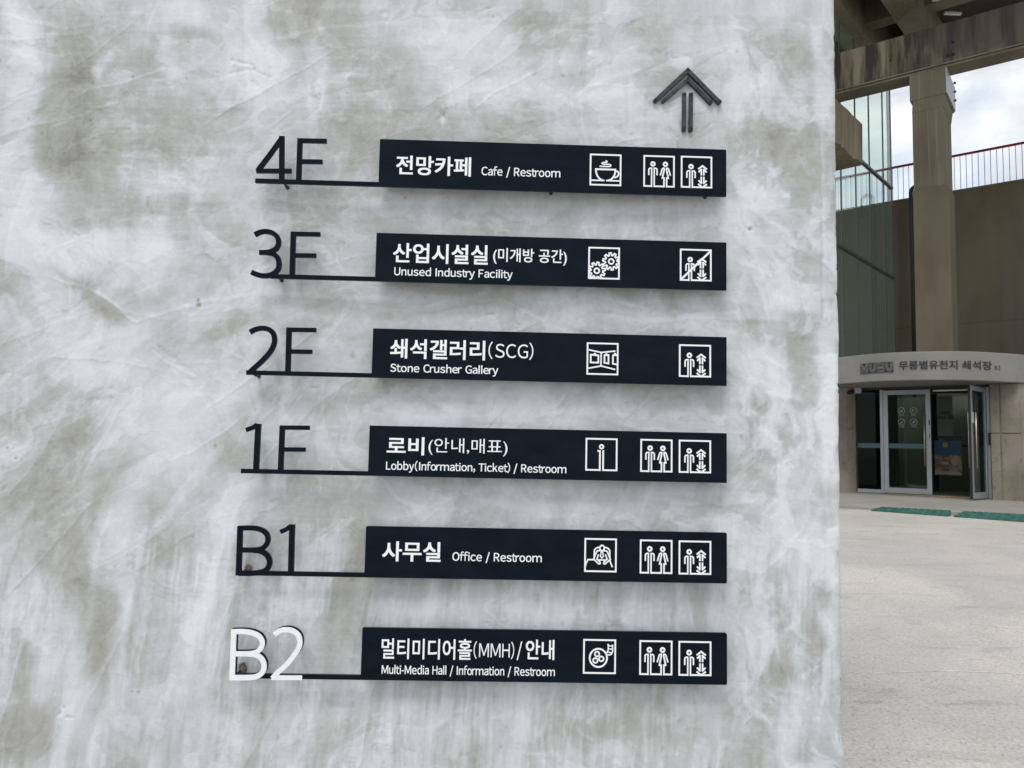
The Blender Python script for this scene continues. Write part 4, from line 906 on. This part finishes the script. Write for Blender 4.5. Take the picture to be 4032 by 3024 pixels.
# --- glass wing on the left
GD = np.array([0.6849, 0.7286]); GN = np.array([0.7286, -0.6849]); G0 = np.array([11.98, 22.4])-GD*0.02-rnorm*0.3
glassb = empty('glass_wing', W(G0, 0.5), 'green tinted glass curtain wall with slim mullions beside the pier, behind the beam', 'glass wall')
cols_u = [1818, 1850, 1880, 1910]
stops = []
for u_ in cols_u: stops.append(line_hit(u_, G0, GD, 480)[1])
stops = [stops[0]-1.0, stops[0]-0.0]+stops[1:]+[0.0]
stops = [stops[0]-1.1, stops[0]]+stops[1:]
GZT = CZ+11.4
rows_z = [(0.5, CZ+5.2), (CZ+5.2, CZ+7.93), (CZ+7.93, GZT)]
for (za, zb_) in rows_z:
    for a, b_ in zip(stops[:-1], stops[1:]):
        if b_-a < 0.05: continue
        p, q_ = G0+GD*(a+0.02), G0+GD*(b_-0.02)
        mb = MB(); mb.add([W(p, za+0.03), W(q_, za+0.03), W(q_, zb_-0.03), W(p, zb_-0.03)], [(0, 1, 2, 3)]); mb.build('pane', M_glass, glassb)
M_mull = mat('grey_green_mullion', (0.09, 0.11, 0.10), 0.5)
for i, s_ in enumerate(stops):
    p = G0+GD*s_; mb = MB(); mb.prism(plan([p-GD*.015-GN*.02, p+GD*.015-GN*.02, p+GD*.015+GN*.015, p-GD*.015+GN*.015][::-1]), 0.5, GZT); mb.build('mullion', M_mull, glassb)
for z in (CZ+5.2, CZ+7.93):
    mb = MB(); mb.bar(W(G0+GD*stops[0]+GN*0.01, z), W(G0+GN*0.01, z), 0.09, 0.06); mb.build('transom', M_mull, glassb)
mb = MB(); mb.bar(W(G0+GD*stops[0]+GN*0.04, GZT), W(G0+GN*0.04, GZT), 0.12, 0.07); mb.build('top_trim', M_alu, glassb)
# dark corner fin that closes the wing
gB, _ = line_hit(1917.5, G0-rdir*0.0, rdir, 400)
M_fin = mat('grey_green_corner_panel', (0.075, 0.092, 0.088), 0.45)
gE, _ = line_hit(1929.5, G0, GD)
mb = MB(); mb.prism(plan([gB, G0+GD*0.0, G0+rnorm*0.05, gB+rnorm*0.05]), 0.5, GZT); mb.build('corner_panel', M_fin, glassb)

# --- stub of a broken beam at the left
sL, _ = line_hit(1800, np.array([0.4565*15.9, 15.9]), GD)
sE, _ = line_hit(1863.5, np.array([0.4565*15.9, 15.9]), GD, 310)
zt_s = CZ+ray(1863, 269)[2]*sE[1]; zb_s = CZ+ray(1863, 357)[2]*sE[1]
stub = rough_beam(sL-GD*4, sE, 0.75, zb_s, zt_s, 'beam_stub', M_conc, None, direction=-GN, jitter=0.028, seg=40)
mb = MB(); q0 = sL-GD*3.6; mb.prism(plan([q0, q0+GD*.7, q0+GD*.7-GN*.74, q0-GN*.74][::-1]), 0.3, zb_s-.002); mb.build('post', M_conc, stub)
tag(stub, 'cut-off brown concrete beam end sticking out beside the pier, below the long beam', 'beam')

# --- roof slab with joists
ZR = CZ+11.45
roof = empty('ceiling', W(PB, ZR), 'dark concrete ceiling of joists and panels above the long beam', 'ceiling')
r0, r1 = PB-e1*8-e2*5.5, PB+e1*10-e2*5.5
def roofq(a0_, a1_, b0_, b1_, z0, z1, name, mat_):
    P = [PB+e1*a0_+GD*b0_, PB+e1*a1_+GD*b0_, PB+e1*a1_+GD*b1_, PB+e1*a0_+GD*b1_]
    mb = MB(); mb.prism(plan(P), z0, z1); return mb.build(name, mat_, roof)
roofq(-9, 11, -4.2, 5.0, ZR+0.9, ZR+1.2, 'slab', M_roof)  # part forward of the beam is unseen, added to darken the facade
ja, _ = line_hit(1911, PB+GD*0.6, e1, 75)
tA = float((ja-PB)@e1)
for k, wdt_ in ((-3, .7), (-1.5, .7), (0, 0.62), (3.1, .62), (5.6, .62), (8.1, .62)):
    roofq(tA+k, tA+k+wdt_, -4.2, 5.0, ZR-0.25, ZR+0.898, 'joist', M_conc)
for a_, bb_ in ((-5.5, 0.05), (-5.5, 4.3), (9.4, 0.05)): roofq(a_, a_+.8, bb_+.6, bb_+1.3, 0.3, ZR-0.252, 'support_pier', M_conc)
for b_ in (-4.1, -1.5, 1.7, 4.4):
    roofq(-9, 11, b_, b_+0.45, ZR+0.1, ZR+0.896, 'cross_joist', M_conc)
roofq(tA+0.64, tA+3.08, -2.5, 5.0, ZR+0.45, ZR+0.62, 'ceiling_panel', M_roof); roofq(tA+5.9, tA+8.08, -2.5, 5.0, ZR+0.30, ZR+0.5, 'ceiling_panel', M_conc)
for (u_, v_, ln, tw) in ((2058, 29, 0.45, 0), (2035, 0, .5, 0)):
    z = ZR+0.15; d_ = (z-CZ)/ray(u_, v_)[2]; p = np.array([ray(u_, v_)[0]*d_, d_])
    mb = MB(); mb.bar(W(p-np.array([ln/2, 0]), z), W(p+np.array([ln/2, 0.0]), z), 0.07, 0.06); o = mb.build('tube_lamp', M_lamp)
    mb2 = MB(); 
    for s_ in (-.15, .15): mb2.tube([W(p+np.array([s_, 0]), z+.03), W(p+np.array([s_, 0]), ZR+0.9)], .008, 5)
    mb2.build('hanger', M_pipe, o)
    tag(o, ('small white unlit tube lamp under the ceiling just above the beam' if v_ > 5 else 'white unlit tube lamp at the very top edge of the photo'), 'lamp')

# ================================================================== entrance vestibule
SC = 1.03
D0 = np.array([8.70*SC, 16.9*SC])              # left edge of the left door leaf on the facade line
ZF = 0.625                                     # door sill
def DP(t, off=0.0): return D0+e1*(t*SC)-e2*off
ZH = ZF+0.1365*17.25
# canopy: a curved band
us_ = [1790, 1812, 1856, 1900, 1950, 2000, 2050, 2100, 2156, 2212, 2290]
hs_ = [.1245, .12675, .1305, .13363, .1360, .13762, .1387, .13914, .1382, .1365, .1325]
cpts = []
for u_, h_ in zip(us_, hs_):
    d_ = 2.13/h_; s_ = ray(u_, 790)[0]; cpts.append((s_*d_, d_))
cs = smooth_line(cpts, 6)
cs = [np.array(c_) for c_ in cs]
zc0, zc1 = CZ+1.535, CZ+2.13
back = [p+e2*2.6 for p in (cs[-1], cs[0])]
ent = empty('entrance_pavilion', W(DP(0.9), ZF), 'rounded grey entrance pavilion with lettered canopy and glass doors', 'entrance')
mb = MB(); mb.prism(plan(cs+back), zc0, zc1); mb.build('canopy', M_canopy, ent, bevel=0.015)
def canopy_point(u_):
    s_ = ray(u_, 790)[0]
    for a, b_ in zip(cs[:-1], cs[1:]):
        fa = a[0]-s_*a[1]; fb = b_[0]-s_*b_[1]
        if fa <= 0 <= fb:
            t = fa/(fa-fb); return a+(b_-a)*t
    return cs[-1]
def canopy_print(co_, fs, u0, u1, vtL, vbL, vtR, vbR, mat_, name, out=0.02, ylo=None, yhi=None):
    pL, pR = canopy_point(u0), canopy_point(u1)
    z1a = CZ+ray(u0, vtL)[2]*pL[1]; z0a = CZ+ray(u0, vbL)[2]*pL[1]; z1b = CZ+ray(u1, vtR)[2]*pR[1]; z0b = CZ+ray(u1, vbR)[2]*pR[1]
    zt_, zb_ = (z1a+z1b)/2, (z0a+z0b)/2
    ylo = co_[:, 1].min() if ylo is None else ylo; yhi = co_[:, 1].max() if yhi is None else yhi
    xlo, xhi = co_[:, 0].min(), co_[:, 0].max()
    vs_ = []
    for x, y, zz in co_:
        p = canopy_point(u0+(u1-u0)*(x-xlo)/(xhi-xlo)); vs_.append(W(p-e2*(out+zz), zb_+(y-ylo)/(yhi-ylo)*(zt_-zb_)))
    mb = MB(); mb.add(vs_, fs); return mb.build(name, mat_, ent)
co_, fs = glyphs('무릉별유천지 쇄석장', 1.0, 0.016, 0.0)
canopy_print(co_, fs, 1941.8, 2143.2, 782.5, 801.0, 779.0, 798.0, M_letter, 'canopy_lettering')
co_, fs = glyphs('B2', 1.0, -0.01)
canopy_print(co_, fs, 2149.5, 2161.6, 790.0, 798.8, 790.0, 798.8, M_letter, 'canopy_lettering')
# MUBU logo: dark panel with light concentric line letters
bg = MB()
nn = 16
for i in range(nn+1):
    bg.v += [(i/nn*4.0, 0, 0), (i/nn*4.0, 1, 0)]
bg.f = [(2*i, 2*i+2, 2*i+3, 2*i+1) for i in range(nn)]
canopy_print(np.array(bg.v), bg.f, 1858.2, 1930.0, 785.0, 806.8, 783.0, 804.2, M_letter, 'logo_panel', out=0.016)
M_logo = mat('logo_pale_lines', (0.19, 0.185, 0.165), 0.7)
lg = MB()
def lgl(pts, wd=0.075): lg.ribbon(pts, wd, 0, 0.001)
for k in range(3):     # M
    o_ = 0.10+k*0.13; lgl([(o_, 0.02), (o_, 0.97-k*0.02), (0.50, 0.30-k*0.16+0.22), (1.0-o_, 0.97-k*0.02), (1.0-o_, 0.02)], 0.06)
for base_ in (1.02, 3.02):
    for k in range(3):
        o_ = 0.07+k*0.135; r_ = 0.47-k*0.135
        lgl([(base_+o_, 0.98)]+[(base_+0.5-(0.5-o_)*math.cos(a), 0.55-r_*math.sin(a)) for a in np.linspace(0, math.pi, 9)]+[(base_+1.0-o_-0.0, 0.98)], 0.062)
for (ya, yb) in ((0.53, 0.96), (0.06, 0.47)):
    for k in range(2):
        o_ = k*0.13; lgl([(2.10+o_, ya+o_*.8), (2.10+o_, yb-o_*.8), (2.75-o_*.3, yb-o_*.8), (2.93-o_, yb-0.12-o_*.3), (2.93-o_, ya+0.10+o_*.3), (2.78-o_*.3, ya+o_*.8), (2.10+o_, ya+o_*.8)], 0.05)
co_ = np.array([(x, z, 0.0) for x, y, z in lg.v]); fr_ = [f for f in lg.f]
lay = np.array([(0.0, 0.0, 0.0), (4.0, 1.0, 0.0)])
allc = np.vstack([lay, co_])
pL = canopy_print(allc, [tuple(i+2 for i in f) for f in fr_ if all(abs(lg.v[i][1]) < 1e-6 for i in f)], 1858.2, 1930.0, 785.0, 806.8, 783.0, 804.2, M_logo, 'logo_lines', out=0.024)
# soffit frame above doors
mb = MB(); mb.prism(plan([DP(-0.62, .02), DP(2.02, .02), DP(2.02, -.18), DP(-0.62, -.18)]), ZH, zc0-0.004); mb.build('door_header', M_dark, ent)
# sidelight
def panel_between(t0, t1, off, z0, z1, thick=0.02):
    a, b_ = DP(t0, off), DP(t1, off); return plan([a, b_, b_+e2*thick, a+e2*thick]), z0, z1
def part(name, t0, t1, off, z0, z1, mat_, thick=0.05, parent=None, bevel=0.0):
    P, a, b_ = panel_between(t0, t1, off, z0, z1, thick); mb = MB(); mb.prism(P, a, b_); return mb.build(name, mat_, parent or ent, bevel=bevel)
side = part('sidelight_pane', -0.54, -0.07, 0.0, ZF+0.08, ZH-0.01, M_sideglass, 0.012)
side['label'] = 'dark teal fixed glass left of the doors'
part('film_band', -0.54, -0.07, 0.004, ZF+1.02, ZF+1.13, M_bluefilm, 0.002)
part('sidelight_sill', -0.56, -0.07, 0.01, ZF, ZF+0.078, M_alu, 0.06)
part('door_post', -0.068, -0.008, 0.02, ZF, ZH-0.002, M_alu, 0.08)
part('frame_gasket', -0.56, -0.542, 0.01, ZF+0.08, ZH-0.004, M_black, 0.05)
# left leaf, closed
def leaf(origin, dirv, nrm, wid, label, handle_at, z0=ZF+0.015, z1=ZH-0.02, stickers=False):
    o_ = empty('door_leaf', (0, 0, 0)); o_.parent = ent; o_.location = Vector(W(origin, z0))-ent.location
    if label: o_['label'] = label
    def Q(t, off=0.0): return origin+dirv*t+nrm*off
    def box(name, t0, t1, za, zb_, mat_, o0=-.02, o1=.025, bevel=0.0):
        mb = MB(); pts = [Q(t0, o1), Q(t1, o1), Q(t1, o0), Q(t0, o0)]
        area = sum(pts[i][0]*pts[(i+1) % 4][1]-pts[(i+1) % 4][0]*pts[i][1] for i in range(4))
        if area < 0: pts = pts[::-1]
        mb.prism(plan(pts), za, zb_)
        ob = mb.build(name, mat_, None, bevel=bevel); ob.parent = o_; ob.location = -(Vector(W(origin, z0))); return ob
    st = 0.095
    box('stile', 0, st, z0, z1, M_alu); box('stile', wid-st, wid, z0, z1, M_alu)
    box('bottom_rail', st+.001, wid-st-.001, z0, z0+0.12, M_alu, -.018, .023); box('top_rail', st+.001, wid-st-.001, z1-0.10, z1, M_alu, -.018, .023)
    box('glass_pane', st+.002, wid-st-.002, z0+0.121, z1-0.101, M_doorglass, -.004, .004)
    box('edge_gasket', wid+.001, wid+.018, z0, z1, M_black)
    for sd_ in (1, -1):
        mb = MB(); h0 = Q(handle_at, 0.07*sd_); mb.tube([W(h0, z0+0.62), W(h0, z0+1.76)], 0.012, 8)
        hd = mb.build('handle', M_gold, None, smooth=True); hd.parent = o_; hd.location = -(Vector(W(origin, z0)))
        mb = MB()
        for zz in (z0+0.85, z0+1.53): mb.tube([W(Q(handle_at, 0.0), zz), W(h0, zz)], 0.010, 6)
        hb = mb.build('handle_fixing', M_pipe, None); hb.parent = o_; hb.location = -(Vector(W(origin, z0)))
    return o_, Q, box
lf, Q, box = leaf(DP(0.0), e1, -e2, 0.962, 'closed aluminium framed glass door leaf with round stickers', 0.84, stickers=True)
box('film_band', .098, .86, ZF+1.02, ZF+1.13, M_bluefilm, .0045, .006)
box('lock_plate', .925, .945, ZF+1.55, ZF+1.66, M_black, .026, .03)
box('red_sticker', .925, .945, ZF+1.26, ZF+1.36, M_poster_red, .026, .028)
# prohibition stickers on the glass
M_st = M_frost
for (tu, tv) in ((1810.4+765/5.6, 801+483/5.6), (1810.4+912/5.6, 801+483/5.6), (1810.4+768/5.6, 801+620/5.6), (1810.4+914/5.6, 801+620/5.6)):
    p, t_ = line_hit(tu, DP(0, 0.006), e1); zz = CZ+ray(tu, tv)[2]*p[1]; R_ = 0.076
    t_ = float((p-DP(0))@e1)
    def loc(dx, dz, o=0.007): return W(DP(0)+e1*(t_+dx)-e2*o, zz+dz)
    mb = MB(); n = 24; vs_ = []
    for i in range(n):
        a = 2*math.pi*i/n
        vs_ += [loc(R_*math.cos(a), R_*math.sin(a)), loc((R_-.014)*math.cos(a), (R_-.014)*math.sin(a))]
    mb.add(vs_, [(2*i, 2*i+1, (2*i+3) % (2*n), (2*i+2) % (2*n)) for i in range(n)])
    mb.add([loc(-.052, -.045, .0085), loc(-.045, -.052, .0085), loc(.052, .045, .0085), loc(.045, .052, .0085)], [(0, 1, 2, 3)])
    sh = [[(-.03, -.03), (.03, -.03), (.035, .0), (.0, .02), (-.035, .0)], [(-.035, .03), (-.005, .03), (-.01, -.01), (-.03, -.02)], [(-.035, -.02), (.02, -.03), (.01, .0), (-.02, .01)], [(-.025, -.025), (.03, -.02), (.025, .025), (-.02, .025)]][[1937.0 > tu, 0][0] and 0 or (1 if tv < 900 else 3) if tu > 1955 else (0 if tv < 900 else 2)]
    mb.add([loc(x, y, .0078) for x, y in sh], [tuple(range(len(sh)))])
    for r_ in range(2):
        for q_ in range(4):
            x0_ = -.05+q_*.027; mb.add([loc(x0_, -R_-.022-r_*.022), loc(x0_+.020, -R_-.022-r_*.022), loc(x0_+.020, -R_-.010-r_*.022), loc(x0_, -R_-.010-r_*.022)], [(0, 1, 2, 3)])
    ob = mb.build('round_sticker', M_st, None); ob.parent = lf; ob.location = -(lf.location+ent.location)
# right leaf, wide open
hinge = DP(1.954, 0.02); tip_dir = np.array([-0.766, -0.643]); tip_dir = tip_dir/np.linalg.norm(tip_dir)
rl, Q2, box2 = leaf(hinge, tip_dir, np.array([tip_dir[1], -tip_dir[0]]), 0.962, 'aluminium framed glass door leaf standing wide open', 0.84)
box2('lock_box', .88, .955, ZF+1.55, ZF+1.78, M_alu, -.05, .05, .008)
# jamb at right
part('door_post', 1.958, 2.02, 0.02, ZF, ZH-0.002, M_alu, 0.08)
part('hinge_box', 1.99, 2.03, 0.06, ZF+1.12, ZF+1.38, M_black, 0.05)
part('wall_unit', 1.93, 1.99, 0.05, ZH-0.18, ZH-0.06, M_alu, 0.05)
# left rounded pier and camera
lc = DP(-0.98, -0.10)
mb = MB(); pts = [tuple(lc+np.array([math.cos(a), math.sin(a)])*0.42) for a in np.linspace(0, 2*math.pi, 33)[:-1]]; mb.prism(plan([np.array(p) for p in pts]), ZF-0.05, zc0-0.004); o = mb.build('round_pier', M_pil, ent); o.data.shade_smooth() if False else None
mb = MB(); mb.prism(plan([DP(-6, -.15), DP(-1.0, -.15), DP(-1.0, -.6), DP(-6, -.6)]), 0.4, zc0-0.004); mb.build('side_wall', M_pil, ent)
p, _ = line_hit(1853, DP(0, .12), e1); zc_ = CZ+ray(1853, 838)[2]*p[1]
camo = empty('security_camera', W(p, zc_), 'small grey box camera under the left end of the canopy', 'camera')
mb = MB(); mb.prism(plan([p-e1*.08, p+e1*.08, p+e1*.08+e2*.12, p-e1*.08+e2*.12]), zc_-.13, zc_+.09); mb.build('housing', M_alu, camo, bevel=.01)
mb = MB(); mb.tube([W(p-e1*.08-e2*.05, zc_-.09), W(p-e1*.26-e2*.05, zc_-.12)], .045, 10); mb.build('lens_tube', M_black, camo, smooth=True)
mb = MB(); mb.bar(W(p, zc_+.09), W(p, zc0), .05, .05); mb.build('bracket', M_black, camo)
# right pilaster, bevelled, with a recessed joint
zj = ZF+1.36
for (za, zb_) in ((ZF-0.05, zj-0.012), (zj+0.012, zc0-0.004)):
    for (ta, tb) in ((2.04, 2.20), (2.225, 2.56)):
        a, b_ = DP(ta, .16), DP(tb, .16)
        mb = MB(); mb.prism(plan([a, b_, b_+e2*.6, a+e2*.6]), za, zb_); mb.build('pilaster_block', M_pil, ent, bevel=.012)
mb = MB(); mb.prism(plan([DP(2.05, .145), DP(2.55, .145), DP(2.55, -.3), DP(2.05, -.3)]), ZF-.04, zc0-.006); mb.build('pilaster_core', M_conc, ent)
mb = MB(); mb.prism(plan([DP(2.562, .15), DP(2.80, -.20), DP(6.0, -.25), DP(6.0, -.6), DP(2.562, -.6)]), 0.4, zc0-.005); mb.build('side_wall', M_pil, ent)
# inside: floor, back wall, dark side, ceiling
mb = MB(); mb.prism(plan([DP(-1.4, .0), DP(2.6, .0), DP(2.6, -3.6), DP(-1.4, -3.6)]), ZF-0.1, ZF); mb.build('interior_floor', M_canopy, ent)
mb = MB(); mb.prism(plan([DP(-1.4, -3.4), DP(2.6, -3.4), DP(2.6, -3.6), DP(-1.4, -3.6)]), ZF+.002, zc0-.01); mb.build('back_wall', M_inwall, ent)
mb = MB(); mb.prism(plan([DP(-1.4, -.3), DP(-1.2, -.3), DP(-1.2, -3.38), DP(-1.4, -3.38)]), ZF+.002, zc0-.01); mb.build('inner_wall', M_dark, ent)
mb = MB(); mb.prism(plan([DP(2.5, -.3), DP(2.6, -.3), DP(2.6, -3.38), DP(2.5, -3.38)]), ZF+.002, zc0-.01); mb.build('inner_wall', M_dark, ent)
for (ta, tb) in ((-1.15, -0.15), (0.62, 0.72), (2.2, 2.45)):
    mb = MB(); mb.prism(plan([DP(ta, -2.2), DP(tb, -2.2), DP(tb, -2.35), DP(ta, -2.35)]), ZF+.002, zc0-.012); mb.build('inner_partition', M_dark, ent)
mb = MB(); mb.bar(W(DP(.0, -1.9), ZF+1.12), W(DP(2.4, -1.9), ZF+1.12), .03, .05); mb.build('inner_rail', M_black, ent)
mb = MB(); mb.bar(W(DP(.98, -.06), ZH-.045), W(DP(1.95, -.06), ZH-.045), .03, .03); mb.build('door_track', M_lamp, ent)
mb = MB(); mb.prism(plan([DP(0.1, .20), DP(1.9, .20), DP(1.9, .09), DP(0.1, .09)]), ZF-0.006, ZF+0.003); mb.build('threshold_strip', M_yellow, ent)
# posters on an inner glass screen
scr = DP(0, -1.2)
def scr_pt(u_, v_, off=0.0):
    p, _ = line_hit(u_, DP(0, -1.2+off), e1); return p, CZ+ray(u_, v_)[2]*p[1]
poster = empty('poster', W(*((lambda a: (a[0], a[1]))(scr_pt(2046, 1025)))), 'blue and sandy poster of a striped drink bottle inside the doorway', 'poster')
def flat(u0, v0, u1, v1, mat_, name, off, parent=poster, pts=None):
    (a, za), (b_, zb_) = scr_pt(u0, v1, off), scr_pt(u1, v0, off)
    a2, z1a = scr_pt(u0, v0, off); b2_, z0b = scr_pt(u1, v1, off)
    mb = MB()
    if pts is None: mb.prism(plan([a, b_, b_+e2*.006, a+e2*.006]), za, zb_)
    else:
        vs_ = [(*plan([a+(b_-a)*x-e2*0])[0], zb_+(za-zb_)*y) for x, y in pts]; mb.add(vs_, [tuple(range(len(pts)))])
    return mb.build(name, mat_, parent)
flat(2017, 952, 2075, 1025, M_poster_sand, 'sheet', 0.0)
flat(2017, 952, 2075, 983, M_poster_sky, 'print', 0.004)
flat(2017, 952, 2075, 1025, M_poster_pale, 'print', 0.006, pts=[(0, .88), (.3, .9), (.7, .86), (1, .94), (1, 1), (0, 1)])
flat(2017, 952, 2075, 1025, M_poster_pale, 'print', 0.006, pts=[(.62, .62), (.78, .40), (.86, .46), (.84, .70), (.68, .74)])
flat(2017, 952, 2075, 1025, M_poster_ink, 'print', 0.008, pts=[(.30, .20), (.46, .20), (.50, .36), (.58, .46), (.30, .52), (.26, .42)])
flat(2017, 952, 2075, 1025, M_poster_yel, 'print', 0.010, pts=[(.32, .06), (.50, .06), (.50, .20), (.32, .20)])
flat(2017, 952, 2075, 1025, M_poster_red, 'print', 0.010, pts=[(.24, .56), (.52, .56), (.54, .88), (.26, .90)])
flat(2017, 952, 2075, 1025, M_poster_pale, 'print', 0.012, pts=[(.26, .62), (.52, .62), (.52, .70), (.26, .70)])
notice = empty('notice_sheet', W(*scr_pt(2046, 942)), 'pale translucent notice with black brush lettering above the poster', 'notice')
flat(2024, 854, 2058, 944, mat('pale_notice_paper', (0.22, 0.225, 0.19), .8), 'sheet', 0.0, notice)
def notice_text(t_, u0, u1, v0, v1, wgt=.02):
    co_, fs = glyphs(t_, 1.0, wgt, res=3); (a, z0), (b_, z1) = scr_pt(u0, v1, .01), scr_pt(u1, v0, .01)
    xs_, ys_ = co_[:, 0], co_[:, 1]
    vs_ = []
    for x, y in zip((xs_-xs_.min())/(xs_.max()-xs_.min()), (ys_-ys_.min())/(ys_.max()-ys_.min())):
        p = a+(b_-a)*x; vs_.append(W(p, z0+(z1-z0)*y))
    mb = MB(); mb.add(vs_, fs); mb.build('lettering', M_black, notice)
notice_text('시멘트', 2028, 2052, 888, 895.5); notice_text('아이스크림', 2019.5, 2061, 897.5, 906)
notice_text('" "', 2037, 2042, 916, 919)
mb = MB(); mb.bar(W(scr_pt(2016, 944)[0], scr_pt(2016, 944)[1]), W(scr_pt(2078, 944)[0], scr_pt(2078, 944)[1]), .02, .03); mb.build('poster_rail', M_black, ent)

# --- apron in front of the doors
ra = np.array([0.4982*13.02, 13.02]); rb = np.array([0.6985*11.92, 11.92]); rdv = (rb-ra)/np.linalg.norm(rb-ra); rn = np.array([-rdv[1], rdv[0]])
if rn[1] < 0: rn = -rn
p0 = ra-rdv*7; p1 = ra+rdv*9
M_apron = mat('apron_concrete', (0.3, 0.28, 0.25), .85)
noisy(M_apron, (0.25, 0.235, 0.205), (0.33, 0.305, 0.27), (1, 1, 1), 0.9, 7, bump=.25, bscale=20)
mb = MB(); mb.prism(plan([p0+rn*.12, p1+rn*.12, p1+rn*9, p0+rn*9]), 0.2, 0.603); tag(mb.build('entrance_apron', M_apron, bevel=.01), kind='structure')
# green rubber kerb ramps
def kerb_ramp(uA, uB, vA, vB, lab):
    A_ = line_hit(uA, ra, rdv)[0]; B_ = line_hit(uB, ra, rdv)[0]
    wdt_ = 0.20; zlo = 0.042*A_[1]; zlo2 = 0.042*B_[1]; zh = 0.610; n = max(2, int(np.linalg.norm(B_-A_)/0.09))
    t_ = empty('kerb_ramp', W((A_+B_)/2, zlo), lab, 'ramp', 'green ramps at the apron edge')
    lo0 = A_-rn*(wdt_-.12)-rdv*0.10; lo1 = B_-rn*(wdt_-.12)-rdv*0.04; hi0 = A_+rn*.12+rdv*.05; hi1 = B_+rn*.12
    mb = MB()
    mb.add([W(lo0, zlo+.002), W(lo1, zlo2+.002), W(hi1, zlo2), W(hi0, zlo), W(lo0, zlo+.02), W(lo1, zlo2+.02), W(hi1, zh), W(hi0, zh)],
           [(0, 3, 2, 1), (4, 5, 6, 7), (0, 1, 5, 4), (1, 2, 6, 5), (2, 3, 7, 6), (3, 0, 4, 7)]); mb.build('wedge', M_green, t_)
    mb = MB()
    for i in range(n):
        for j in range(3):
            f0, f1 = (i+.18)/n, (i+.82)/n; g0, g1 = (j+.15)/3, (j+.80)/3
            def pt(f, g_, h=0.0):
                l = lo0+(lo1-lo0)*f; h_ = hi0+(hi1-hi0)*f; q_ = l+(h_-l)*g_
                zl = zlo+.02+(zlo2-zlo)*f; return W(q_, zl+(zh-zl)*g_+h)
            mb.add([pt(f0, g0, .001), pt(f1, g0, .001), pt(f1, g1, .001), pt(f0, g1, .001), pt(f0+.02/n, g0+.02, .012), pt(f1-.02/n, g0+.02, .012), pt(f1-.02/n, g1-.02, .012), pt(f0+.02/n, g1-.02, .012)],
                   [(4, 5, 6, 7), (0, 1, 5, 4), (1, 2, 6, 5), (2, 3, 7, 6), (3, 0, 4, 7)])
    o_ = mb.build('tread_studs', M_green, t_); o_['kind'] = 'stuff'
kerb_ramp(1893, 2049, 0, 0, 'green rubber kerb ramp in front of the closed door leaf')
kerb_ramp(2070, 2300, 0, 0, 'green rubber kerb ramp at the right, cut by the picture edge')
